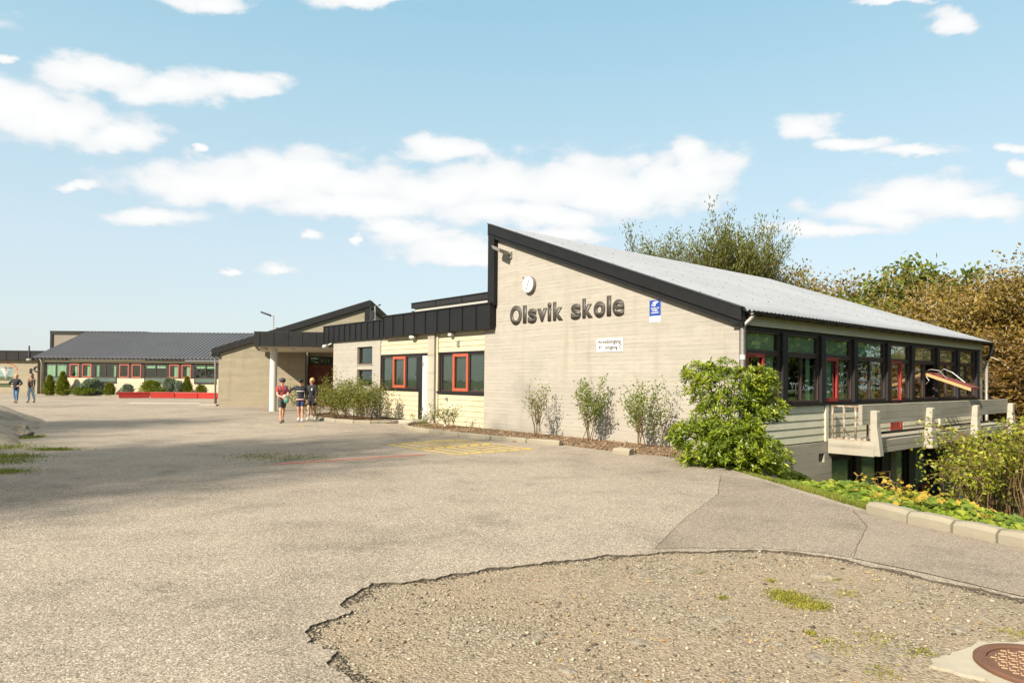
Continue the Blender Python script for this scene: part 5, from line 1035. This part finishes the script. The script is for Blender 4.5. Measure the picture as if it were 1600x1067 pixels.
shrub('rose_shrub', (*ll(-1.4, 15.9), .03), 1.45, 2.0, 53, 'middle rose shrub below the two small windows', 'rose', 3600, .075, 12, 2, group=GRS, lowbare=.05, tip=.1)
shrub('rose_shrub', (*ll(-1.3, 14.5), .03), 1.35, 2.0, 54, 'bright right-hand rose shrub of the curved bed', 'rose', 3400, .075, 12, 2, group=GRS, lowbare=.2, tip=.1)
ws = shrub('white_rose_bush', (*ll(-1.0, 9.6), .03), .75, .95, 55, 'small white-flowering rose bush in the narrow bed by the wall', 'lilac', 600, .06, 7, 2, lowbare=.0)
r = np.random.default_rng(2); mb = MB()
for k in range(26): mb.ball((r.normal(0, .3), r.normal(0, .2)-.05, r.uniform(.1, .8)), r.uniform(.022, .04), 6, (1, 1, .7))
mb.build('flowers', M['petal'], ws)
shrub('white_rose_bush', (*ll(-1.2, 10.8), .03), .35, .8, 56, 'low creeping white rose left of the small rose bush', 'lilac', 260, .05, 6, 1, lowbare=.0)
# conifers and low shrubs before the classroom building
def blob_plant(name, px, pbase, ptop, wpx, Y, label, leafm, seed, shape='cone', n=2600, ls=.11, cat='conifer', group='plants of the conifer bed'):
    n = int(n*2.2); ls *= 1.15
    q = gy(px, pbase, Y); zt = gy(px, ptop, Y).z; h = zt-.05; w_ = wpx*Y/FPX; r = np.random.default_rng(seed); root = empty(name, (q.x, Y, .05), 0, label, cat, group)
    t_ = r.random(n)**.75; a = r.uniform(0, 6.28, n)
    if shape == 'cone': rad_ = w_/2*np.clip((1-t_), 0.03, 1)**.8*np.minimum(1, .62+t_*2.2); z = t_*h
    elif shape == 'round': z = t_*h; rad_ = w_/2*np.sqrt(np.clip(1-((t_-.42)/.6)**2, .02, 1))
    else: z = t_*h; rad_ = w_/2*np.sqrt(np.clip(1-((t_-.5)/.55)**2, .02, 1))*(.75+.4*np.sin(a*3+seed)*np.sin(t_*6+a))
    rad_ = rad_*(1+.10*np.sin(a*5+z*9)+r.normal(0, .06, n))*np.where(r.random(n) < .8, 1, r.uniform(.5, 1, n))
    n2 = n; rad_ = rad_*(r.random(n)**.35)*(1+.16*np.sin(a*4+seed)*np.cos(z*7)); C = np.stack([rad_*np.cos(a), rad_*np.sin(a)*.8, z], 1); D = np.stack([np.cos(a), np.sin(a), np.full(n, .55 if shape != 'spread' else .9)], 1)+r.normal(0, .4, (n, 3))
    leaves('foliage', C, D, ls*r.uniform(.6, 1.3, n), ls*.45, leafm, root, r, False)
    mb = MB(); mb.tube([(0, 0, -.1), (0, 0, h*.75)], [.05, .015], 6); mb.build('trunk', M['twig'], root); return root
blob_plant('conifer', 77, 616, 587, 22, 53.3, 'dark green cone conifer, left of the pair under the blinds', 'conifer', 61, n=3000)
blob_plant('conifer', 97.5, 616, 581.5, 25, 53.25, 'tallest pointed cone conifer, right of the pair', 'conifer', 62, n=3400)
blob_plant('low_shrub', 132, 616, 604, 36, 53.1, 'low spreading yellow-green shrub right of the two cone conifers', 'lilac', 63, 'round', 2000, .1, 'shrub')
blob_plant('blue_conifer', 143, 616, 594, 36, 53.35, 'spreading blue-grey juniper under the second dark window', 'blueconifer', 64, 'spread', 3000, .16)
blob_plant('small_conifer', 171, 616, 599, 14, 53.3, 'small dark conifer before the second dark window', 'conifer', 65, 'round', 1200, .1)
blob_plant('small_shrub', 199, 614, 601, 17, 53.2, 'small dull green shrub at the left end of the red bench', 'blueconifer', 66, 'round', 1200, .1, 'shrub')
blob_plant('round_conifer', 236, 614, 595, 30, 53.1, 'wide rounded green conifer behind the second bench length', 'conifer', 67, 'round', 2600, .1)
blob_plant('blue_conifer', 264, 614, 592, 24, 53.25, 'pale blue spruce behind the middle of the red bench', 'blueconifer', 68, 'spread', 2400, .14)
blob_plant('silver_shrub', 279, 614, 596, 16, 53.0, 'thin silvery shrub between blue spruce and cone conifer', 'blueconifer', 69, 'spread', 900, .1, 'shrub')
blob_plant('conifer', 292, 614, 589, 20, 53.2, 'pointed green cone conifer behind the red bench', 'conifer', 70, n=2400)
blob_plant('round_conifer', 314, 614, 602, 16, 53.1, 'small round conifer, rightmost behind the red bench', 'conifer', 71, 'round', 1200, .09)
blob_plant('low_shrub', 250, 614, 607, 22, 52.8, 'flat yellow-green shrub in front of the round conifer', 'lilac', 72, 'round', 900, .08, 'shrub')
# ---- bramble and climbing thicket on the bank
def thicket():
    r = np.random.default_rng(77); root = empty('bramble_thicket', (12.5, 15.5, tz(12.5, 15.5)), 0, 'big tangled bramble thicket of yellow-green leaves and brown canes under the balcony end', 'bush')
    segs = []; C = []; D = []
    for k in range(210):
        px = r.uniform(1505, 1740); Y_ = r.uniform(13.2, 17.5); top = np.interp(px, [1495, 1520, 1560, 1600, 1700], [735, 712, 688, 668, 630])+r.uniform(-8, 60); e = gy(px, top, Y_); b0 = Vector((e.x+r.uniform(-.9, 1.6), e.y+r.uniform(-.5, .8), 0)); b0.z = tz(b0.x, b0.y)-.05
        pts = []; m = 7
        for i_ in range(m+1):
            f = i_/m; p = b0.lerp(e, f); p.z = b0.z+(e.z-b0.z)*math.sin(f*math.pi*.5); p += Vector(r.normal(0, .05, 3)); p.x -= .5*f*f*r.random(); pts.append(p-root.location)
        droop = Vector((r.uniform(-.5, .3), r.uniform(-.3, .1), -r.uniform(.1, .5))); pts += [pts[-1]+droop*.5, pts[-1]+droop]
        segs.append((pts, [.009]*8+[.006, .003], 1))
        for p in pts[4:]:
            for _ in range(r.integers(3, 9) if p.z > -1.6-root.location.z-1.5 else 1): C.append([p.x+r.normal(0, .11), p.y+r.normal(0, .11), p.z+r.normal(0, .09)]); D.append(r.normal(0, 1, 3)+np.array([0, 0, .1]))
    for k in range(20):     # shoots reaching over the balcony posts and left across the dark windows
        e = gy(r.uniform(1432, 1530), r.uniform(655, 705), r.uniform(15.0, 17.2)); b0 = gy(1560+r.uniform(-40, 60), 760, 15.5); pts = [b0.lerp(e, f)+Vector((0, 0, .35*math.sin(f*3.1)))-root.location+Vector(r.normal(0, .03, 3)) for f in np.linspace(0, 1, 9)]; segs.append((pts, [.008]*9, 1))
        for p in pts[3:]:
            for _ in range(r.integers(3, 8)): C.append([p.x+r.normal(0, .09), p.y+r.normal(0, .09), p.z+r.normal(0, .08)]); D.append(r.normal(0, 1, 3))
    for k in range(16):
        e = gy(r.uniform(1440, 1475), r.uniform(715, 760), r.uniform(14.5, 16)); b0 = gy(1530+r.uniform(-30, 30), 770, 15); pts = [b0.lerp(e, f)+Vector((0, 0, .3*math.sin(f*3.1)))-root.location+Vector(r.normal(0, .03, 3)) for f in np.linspace(0, 1, 7)]; segs.append((pts, [.007]*7, 1))
        for p in pts[3:]:
            for _ in range(r.integers(2, 5)): C.append([p.x+r.normal(0, .08), p.y+r.normal(0, .08), p.z+r.normal(0, .07)]); D.append(r.normal(0, 1, 3))
    wood(segs, 'twig', root, 'canes', sides=4); C = np.array(C); n = len(C); leaves('foliage', C, np.array(D), r.uniform(.06, .12, n), r.uniform(.045, .075, n), 'bramble', root, r, True)
thicket()
# ---- round-leaved ground cover and grass on the bank
def cover(name, n, region, hgt, mt, seed, sz=(.05, .10), lobes=7):
    r = np.random.default_rng(seed); Vs = []; Fs = []; b = 0; ang_ = np.linspace(0, 2*math.pi, lobes*2, endpoint=False)
    for _ in range(n):
        x, y, wgt = region(r)
        g = mnoise.noise(Vector((x*.9, y*.9, seed))); z = tz(x, y)+max(.03, hgt*(.55+.9*g)*wgt)*r.uniform(.55, 1.0); s = r.uniform(*sz)
        nrm = Vector((r.normal(0, .35), r.normal(0, .35)-.25, 1)).normalized(); a1 = nrm.orthogonal().normalized(); a2 = nrm.cross(a1); ph = r.uniform(0, 6.28); c = Vector((x, y, z))
        Vs.append(c-nrm*s*.18)
        for k, a in enumerate(ang_):
            rr_ = s*(1.0 if k % 2 else .80)*(1 if k else .55); Vs.append(c+a1*math.cos(a+ph)*rr_+a2*math.sin(a+ph)*rr_)
        m = lobes*2; Fs += [(b, b+1+k, b+1+(k+1) % m) for k in range(m)]; b += m+1
    return tag(np_mesh(name, np.array([tuple(v) for v in Vs]), np.array(Fs), M[mt]), kind='stuff')
def reg_cover(r):
    while 1:
        y = r.uniform(6.5, 15.5); x = np.interp(y, ey, ex)+.25+r.random()**1.2*4.6
        s = x-np.interp(y, ey, ex); e0 = .25+(max(0, y-9.2)*.22)
        if s < e0: continue
        if (Vector((x, y, 0))-O).dot(D1) > -.3: continue
        if y > 12.8 and s < 2.2: continue
        return x, y, min(1, (s-e0)/.6+.25)
cover('ground_cover', 17000, reg_cover, .46, 'cover', 81, (.028, .062))
def reg_y(r):
    while 1:
        c = [(7.0, 10.9), (6.3, 9.7), (7.7, 12.0), (5.9, 8.9)][r.integers(4)]; x, y = c[0]+r.normal(0, .5), c[1]+r.normal(0, .5); s = x-np.interp(y, ey, ex)
        if s > .4 and (Vector((x, y, 0))-O).dot(D1) < -.3: return x, y, min(1.15, s/.6)
cover('yellowing_cover', 2000, reg_y, .55, 'coveryellow', 82, (.02, .05), 4)
def grass(name, n, region, h, seed, mt='grass', lean=.35, wd=.006):
    r = np.random.default_rng(seed); C = np.zeros((n, 3)); 
    for k in range(n): x, y, z = region(r); C[k] = (x, y, z)
    D = np.stack([r.normal(0, lean, n), r.normal(0, lean, n), np.ones(n)], 1); hh = h*r.uniform(.4, 1.3, n)
    return tag(leaves(name, C, D, hh, wd*r.uniform(.7, 1.6, n), mt, None, r, False, .15), kind='stuff')
def reg_verge(r):
    while 1:
        y = r.uniform(8.4, 14.2); x0 = np.interp(y, [8.4, 8.65, 11.1, 12.6, 14.2], [4.6, 4.55, 4.18, 3.97, 3.4]); s = abs(r.normal(.15, .5)); x = x0+s-.03
        if (Vector((x, y, 0))-O).dot(D1) < -.2 and s < 1.7: return x, y, tz(x, y)+.0
grass('grass_verge', 34000, reg_verge, .12, 91)
def reg_curb(r): y = r.uniform(5, 9.5); x = np.interp(y, ey, ex)+.2+abs(r.normal(0, .25)); return x, y, tz(x, y)
grass('grass_behind_kerb', 5000, reg_curb, .13, 92)
def spot(cs, z):
    def f(r):
        c = cs[r.integers(len(cs))]; q = gp(c[0], c[1], z); return q.x+r.normal(0, c[2]), q.y+r.normal(0, c[3]), z
    return f
grass('gravel_weeds', 2600, spot([(1245, 938, .10, .10), (1225, 930, .06, .06), (1270, 948, .06, .05), (1235, 936, .05, .05)], -.017), .03, 93, 'weed', .9, .007)
grass('gravel_weeds', 1500, spot([(1090, 893, .03, .03), (1300, 905, .03, .02), (1325, 928, .05, .05), (1130, 935, .02, .02), (1205, 908, .02, .02), (1300, 1005, .05, .09), (1370, 995, .07, .07), (1440, 1020, .05, .05), (1380, 1050, .05, .06), (1265, 990, .02, .02), (1590, 990, .07, .06), (1350, 1010, .15, .12)], -.017), .025, 94, 'weed', 1.0, .006)
grass('yard_weeds', 1500, spot([(430, 714, .5, .5), (470, 716, .35, .3), (405, 713, .35, .3)], .0), .02, 95, 'grass', 1.0, .02)
grass('rock_grass', 4200, spot([(5, 700, .3, .4), (12, 714, .35, .2), (2, 738, .25, .15), (85, 703, .25, .12), (50, 684, .08, .2), (0, 722, .35, .3)], .0), .07, 96, 'grass', .6, .012)
# leaf litter on the wall bed and a few leaves on the gravel
def litter(name, n, region, seed, cols, sz=(.012, .03)):
    r = np.random.default_rng(seed); C = np.array([region(r) for _ in range(n)]); D = np.stack([r.normal(0, 1, n), r.normal(0, 1, n), r.normal(0, .18, n)], 1); D = unit(D)
    M['lit'+name] = leafmat(name+' colours', cols, .8, .05, .1); side = unit(np.cross(D, np.array([0, 0, 1.0])+r.normal(0, .22, (n, 3)))); s = r.uniform(*sz, (n, 1)); V = np.stack([C-D*s, C+side*s*.55, C+D*s, C-side*s*.55], 1).reshape(-1, 3); k = np.arange(n)*4
    return tag(np_mesh(name, V, np.stack([k, k+1, k+2, k+3], 1), M['lit'+name]), kind='stuff')
def reg_bed(r):
    u = r.uniform(-.3, 11.5); v = -r.uniform(.02, 1.0)*np.interp(u, [-.3, .9, 2.2, 3.6, 5, 11.5], [1.2, 1.5, 1.75, 1.7, 2.0, 1.9]); p = PW(v, u); return (p.x, p.y, .045+r.uniform(0, .02))
litter('leaf_litter', 5200, reg_bed, 97, [(.14, .08, .04), (.26, .17, .10), (.36, .26, .16), (.44, .34, .22)], (.015, .04))
def reg_gl(r):
    while 1:
        y = 3.5+r.random()*2.9; x = r.uniform(.2, 4.0)
        if in_gravel(x, y): return (x, y, -.008)
litter('gravel_leaves', 190, reg_gl, 98, [(.14, .07, .03), (.40, .20, .07), (.48, .36, .10), (.25, .11, .05)], (.008, .022))
# bare dry stalks on the bank
ds_ = empty('dry_stalks', (6.6, 10.6, tz(6.6, 10.6)), 0, 'dry brown stalks sticking out of the yellowing cover below the balcony', 'plant'); mb = MB(); r = np.random.default_rng(99)
for k in range(9):
    e = gy(r.uniform(1290, 1420), r.uniform(735, 765), r.uniform(10.4, 11.8)); b0 = Vector((e.x+r.normal(0, .2), e.y, tz(e.x, e.y))); m_ = b0.lerp(e, .5)+Vector(r.normal(0, .05, 3)); mb.tube([q-ds_.location for q in (b0, m_, e, e+Vector((r.normal(0, .15), 0, r.uniform(-.12, .05))))], [.006, .005, .004, .002], 5)
mb.build('stalks', M['twig'], ds_)
# ------------------------------------------------------------------ people
def skinned(name, nodes, edges, mt, parent, root=0, sub=1):
    me = bpy.data.meshes.new(name); me.from_pydata([n_[0] for n_ in nodes], edges, []); o = bpy.data.objects.new(name, me); col.objects.link(o)
    o.modifiers.new('skin', 'SKIN').use_smooth_shade = True
    if not me.skin_vertices:
        b = bmesh.new(); b.from_mesh(me); b.verts.layers.skin.verify(); b.to_mesh(me); b.free()
    for k, n_ in enumerate(nodes):
        s = me.skin_vertices[0].data[k]; s.radius = (n_[1], n_[1]); s.use_root = (k == root)
    m_ = o.modifiers.new('sub', 'SUBSURF'); m_.levels = sub; m_.render_levels = sub
    dg = bpy.context.evaluated_depsgraph_get(); m2 = bpy.data.meshes.new_from_object(o.evaluated_get(dg)); bpy.data.objects.remove(o); m2.name = name
    m2.materials.clear(); return link(name, m2, M[mt], parent, smooth=True)
class Fig:
    def __init__(s, root, h, J, skin='skin'): s.root = root; s.h = h; s.J = {k: Vector(v)*h for k, v in J.items()}; s.skin = skin
    def chain(s, spec, name, mt, sub=1, extra=0.0):       # spec: list of chains of (joint or vector, radius); shared joint names join up
        nodes = []; idx = {}; edges = []
        for ch in spec:
            prev = None
            for j, r_ in ch:
                key = j if isinstance(j, str) else tuple(round(x, 5) for x in j)
                if key not in idx: idx[key] = len(nodes); nodes.append((s.J[j] if isinstance(j, str) else Vector(j), r_*s.h+extra))
                if prev is not None and prev != idx[key]: edges.append((prev, idx[key]))
                prev = idx[key]
        return skinned(name, nodes, edges, mt, s.root, 0, sub)
    def hand(s, w_, el_, side, curl=.5):
        J = s.J; d = (J[w_]-J[el_]).normalized(); t_ = (d.cross(Vector((0, -1, 0)))).normalized() if abs(d.y) < .9 else Vector((1, 0, 0)); n_ = t_.cross(d)*(1 if side > 0 else -1); k = s.h
        palm = J[w_]+d*.028*k; out = [[(w_, .016), (tuple(palm), .019)]]
        for i_, (o, l) in enumerate(((-.018, .036), (-.006, .042), (.006, .040), (.017, .032))):
            b = palm+t_*o*k+d*.016*k; m_ = b+d*l*.5*k; e = m_+(d*(1-curl)+n_*curl).normalized()*l*.5*k; out.append([(tuple(palm), .019), (tuple(b), .0062), (tuple(m_), .0054), (tuple(e), .0045)])
        th = palm-t_*.02*k*side; out.append([(tuple(palm), .019), (tuple(th-t_*.006*k*side+d*.006*k), .0065), (tuple(th-t_*.014*k*side+d*.024*k), .0052)]); return out
    def body(s, child=True, f=1.0):
        J = s.J
        hd = J['head']; fc = s.face
        sp = [[('pelvis', .066*f), ('waist', .060*f), ('chest', .072*f), ('neckb', .036), ('neck', .030), ('jaw', .038), ('head', .053), ('crown', .040)],
              [('jaw', .038), (tuple(J['jaw']+fc*.034*s.h), .016)], [('head', .053), (tuple(hd+fc*.058*s.h-Vector((0, 0, .008*s.h))), .007)]]
        for a in 'LR':
            sp += [[('chest', .072*f), ('sh'+a, .036*f), ('el'+a, .026*f), ('wr'+a, .016)]]+s.hand('wr'+a, 'el'+a, 1 if a == 'L' else -1)
            sp += [[('pelvis', .066*f), ('hip'+a, .056*f), ('kn'+a, .035*f), ('ca'+a, .033*f), ('an'+a, .021)], [('an'+a, .021), ('toe'+a, .016)]]
        b_ = s.chain(sp, 'body', s.skin, 1)
        side = Vector((-fc.y, fc.x, 0)); mb = MB()
        for q in (-1, 1): mb.ball(tuple(hd+fc*.052*s.h+side*q*.020*s.h+Vector((0, 0, .004*s.h))), .006*s.h, 6)
        mb.build('eyes', M['ink'], b_); mb = MB(); m0 = J['jaw']+fc*.048*s.h+Vector((0, 0, .004*s.h)); mb.tube([tuple(m0-side*.014*s.h), tuple(m0+side*.014*s.h)], .0035*s.h, 5); mb.build('mouth', M['pinkred'], b_)
        mb = MB()
        for q in (-1, 1): mb.ball(tuple(hd+side*q*.053*s.h-Vector((0, 0, .008*s.h))), .015*s.h, 8, (.6, .8, 1.1))
        mb.build('ears', M[s.skin], b_)
    def hair(s, mt, long=0.0, r_=.0):
        c = s.J['head']; up = Vector((0, 0, 1)); h = s.h; mb = MB(); mb.ball(tuple(c-s.face*.020*h+up*.020*h), .060*h, 14, (1.0, 1.0, .98))
        if long: mb.ball(tuple(c-s.face*.030*h-up*(.01+long*.6)*h), .056*h, 12, (1.05, .8, 1+long*9))
        return mb.build('hair', M[mt], s.root, smooth=True)
    def shoes(s, mt, sole='shoe'):
        for a in 'LR':
            an, toe = s.J['an'+a], s.J['toe'+a]; mid = an.lerp(toe, .5); dn = Vector((0, 0, .012*s.h))
            s.chain([[(tuple(an-dn), .037), (tuple(mid-dn*.6), .034), (tuple(toe), .030)]], 'shoe', mt, 1)
def base_pose(step=.09, sw=.05, face=0.0, lean=0.0, armL=None, armR=None, ph=1):
    fx, fy = math.sin(face), -math.cos(face); sx, sy = -fy, fx     # forward and the figure's left in the plane
    P = lambda f, s_, z: (fx*f+sx*s_, fy*f+sy*s_, z)
    J = dict(pelvis=P(0, 0, .53), waist=P(.005+lean*.3, 0, .62), chest=P(.0+lean*.7, 0, .73), neckb=P(lean, 0, .815), neck=P(lean+.006, 0, .85), jaw=P(lean+.018, 0, .882), head=P(lean+.012, 0, .925), crown=P(lean+.004, 0, .955))
    for a, q in (('L', 1), ('R', -1)):
        f = step*q*ph
        J['hip'+a] = P(0, .048*q, .50); J['kn'+a] = P(f*.55+(.02 if f < 0 else .03), .052*q, .285); J['ca'+a] = P(f*.8+(-.01), .052*q, .20); J['an'+a] = P(f-(.03 if f < 0 else 0), .050*q, .042+(.02 if f < 0 else 0)); J['toe'+a] = P(f+.075-(.03 if f < 0 else 0), .062*q, .018+(.0 if f < 0 else .0))
        J['sh'+a] = P(lean*.85, .098*q, .79); g_ = -sw*q*ph; J['el'+a] = P(lean*.8+g_*.6, .125*q, .62); J['wr'+a] = P(lean*.8+g_+.03, .125*q, .475)
    for a, arm in (('L', armL), ('R', armR)):
        if arm: J['el'+a] = P(*arm[0]); J['wr'+a] = P(*arm[1])
    return J, Vector((fx, fy, 0)), P
def person(loc, h, label, group, face, top, bottom, sh, hairm, skin='skin', shorts=True, sleeves='long', long=0.0, f=1.0, **kw):
    root = empty('person', loc, 0, label, 'person', group); J, fc, P = base_pose(face=face, **kw); F_ = Fig(root, h, J, skin); F_.face = fc; F_.P = lambda a, b, c: Vector(P(a, b, c))*h; F_.body(f=f); F_.hair(hairm, long)
    low = tuple(F_.J['pelvis']-Vector((0, 0, .045*h))); sp = [[(low, .078*f), ('pelvis', .082*f), ('waist', .078*f), ('chest', .085*f), ('neckb', .042)]]
    for a in 'LR':
        el, shd, wr = F_.J['el'+a], F_.J['sh'+a], F_.J['wr'+a]
        sp.append([('chest', .083*f), ('sh'+a, .046*f), ('el'+a, .035*f)]+([(tuple(el.lerp(wr, .93)), .025)] if sleeves == 'long' else [])) if sleeves == 'long' else sp.append([('chest', .083*f), ('sh'+a, .047*f), (tuple(shd.lerp(el, .72)), .041*f)])
    F_.chain(sp, 'sweater' if sleeves == 'long' else 'shirt', top)
    sp = [[('waist', .066*f), ('pelvis', .074*f)]]
    for a in 'LR':
        sp.append([('pelvis', .077*f), ('hip'+a, .064*f), (tuple(F_.J['hip'+a].lerp(F_.J['kn'+a], .86)), .052*f)] if shorts else [('pelvis', .077*f), ('hip'+a, .064*f), ('kn'+a, .044*f), ('ca'+a, .039*f), (tuple(F_.J['ca'+a].lerp(F_.J['an'+a], .85)), .029*f)])
    F_.chain(sp, 'shorts' if shorts else 'trousers', bottom); F_.shoes(sh); return F_
KG = 'schoolchildren walking near the white column'
g = gp(440, 660.5); K = person((g.x, g.y, 0), 1.56, 'child in red t-shirt and bicycle helmet with a blue backpack, looking aside', KG, R(35), 'clothred', 'clothgrey', 'shoedark', 'hairdark', sleeves='short', step=.10, armL=((.07, .12, .62), (.18, .05, .585)), armR=((.06, -.12, .62), (.17, -.04, .575)), ph=-1)
c = K.J['head']; mb = MB(); mb.ball(tuple(c+Vector((0, 0, .028*K.h))-K.face*.005), .074*K.h, 16, (1, 1.05, .72)); o = mb.build('helmet', M['ink'], K.root, smooth=True); mb = MB(); mb.ball(tuple(c+Vector((0, 0, .036*K.h))-K.face*.03*K.h), .068*K.h, 12, (1, 1, .72)); mb.build('helmet_shell', M['helmet'], o, smooth=True)
q = K.P(-.115, 0, .70); K.chain([[(tuple(K.P(-.10, 0, .76)), .055), (tuple(K.P(-.125, 0, .69)), .066), (tuple(K.P(-.115, 0, .62)), .058)]], 'backpack', 'bagblue')
mb = MB()
for s_ in (-1, 1): mb.tube([tuple(K.P(-.06, .06*s_, .80)), tuple(K.P(.03, .065*s_, .83)), tuple(K.P(.085, .06*s_, .75)), tuple(K.P(.05, .07*s_, .66)), tuple(K.P(-.05, .08*s_, .62))], .013, 6)
mb.build('backpack_strap', M['bagblue'], K.root); tb = empty('toy_bag', K.root.location+K.P(.20, 0, .585), 0, 'white and green soft bag held by the child in red', 'bag'); mb = MB(); mb.ball((0, 0, .03), .075, 10, (1, 1, .7)); mb.build('white_bag', M['white'], tb, smooth=True); mb = MB(); mb.ball((.05, .02, -.11), .12, 10, (.8, .5, 1)); mb.build('green_bag', M['helmet'], tb, smooth=True)
g = gp(469.5, 657.5); K = person((g.x, g.y, 0), 1.55, 'child in black striped sweater and black cap stretching one arm out sideways', KG, R(5), 'clothblack', 'clothnavy', 'shoe', 'hairdark', skin='skin', step=.05, armR=((.02, -.24, .73), (.03, -.305, .585)), lean=.02)
c = K.J['head']; mb = MB(); mb.ball(tuple(c+Vector((0, 0, .026*K.h))), .062*K.h, 14, (1.05, 1.1, .62)); mb.tube([tuple(c+K.face*.03*K.h+Vector((0, 0, .02*K.h))), tuple(c+K.face*.105*K.h+Vector((0, 0, .008*K.h)))], [.05*K.h, .035*K.h], 8); 
for i_, p_ in enumerate(mb.v): pass
mb.build('cap', M['clothblack'], K.root, smooth=True)
def ring(K, z, r_, mt, name, th=.009):
    mb = MB(); mb.tube([tuple(K.P(r_*math.cos(a)*.95, r_*math.sin(a)*1.15, z)) for a in np.linspace(-1.3, 1.3, 12)], th*K.h, 6); mb.build(name, M[mt], K.root, smooth=True)
ring(K, .70, .092, 'shoe', 'white_stripe'); ring(K, .50, .084, 'pinkred', 'sweater_hem', .014); ring(K, .515, .086, 'shoe', 'white_stripe', .005)
g = gp(482.5, 656.5); K = person((g.x, g.y+.35, 0), 1.58, 'blond child in black jacket and dark shorts, rightmost of the three', KG, R(-12), 'clothblack', 'clothblack', 'shoe', 'hairblond', step=.06, ph=-1, sw=.03)
mb = MB(); mb.add([tuple(K.P(.089, .055, .745)), tuple(K.P(.087, .02, .745)), tuple(K.P(.088, .03, .70)), tuple(K.P(.088, .05, .70))], [(0, 1, 2, 3)]); mb.build('jacket_badge', M['shoe'], K.root)
WG = 'women walking at the far left of the yard'
g = gp(24.5, 629.5); K = person((g.x, g.y, 0), 1.64, 'blonde woman in black top and blue jeans with one hand on her hip', WG, R(8), 'clothblack', 'jeans', 'shoedark', 'hairblond', shorts=False, long=.02, step=.05, f=1.08, armR=((.0, -.23, .66), (.05, -.12, .60)), armL=((.0, .19, .66), (.09, .12, .60)))
bg_ = K.chain([[(tuple(K.P(.1, .03, .60)), .055), (tuple(K.P(.1, .03, .50)), .075), (tuple(K.P(.09, .03, .44)), .05)]], 'dark_bag', 'clothblack')
g = gp(48.5, 629.0); K = person((g.x, g.y, 0), 1.67, 'brown-haired woman in dark patterned jacket and pale jeans', WG, R(-5), 'clothgrey', 'jeanslight', 'shoebrown', 'hairbrown', shorts=False, long=.07, step=.06, f=1.02, ph=-1)
t = NT('patterned jacket'); t.done(t.ramp(t.noise(14, 3, .6), [(.42, (.012, .012, .014)), (.52, (.05, .045, .03)), (.60, (.24, .16, .12))]), .9); [ch for ch in K.root.children if ch.name.startswith('sweater')][0].data.materials[0] = t.m
mb = MB(); mb.tube([tuple(K.P(.03, -.08, .82)), tuple(K.P(.09, 0, .72)), tuple(K.P(.085, .08, .60))], .012, 6); mb.build('bag_strap', M['pinkred'], K.root); K.chain([[(tuple(K.P(.10, .02, .60)), .045), (tuple(K.P(.10, -.05, .60)), .045)]], 'shoulder_bag', 'shoedark')
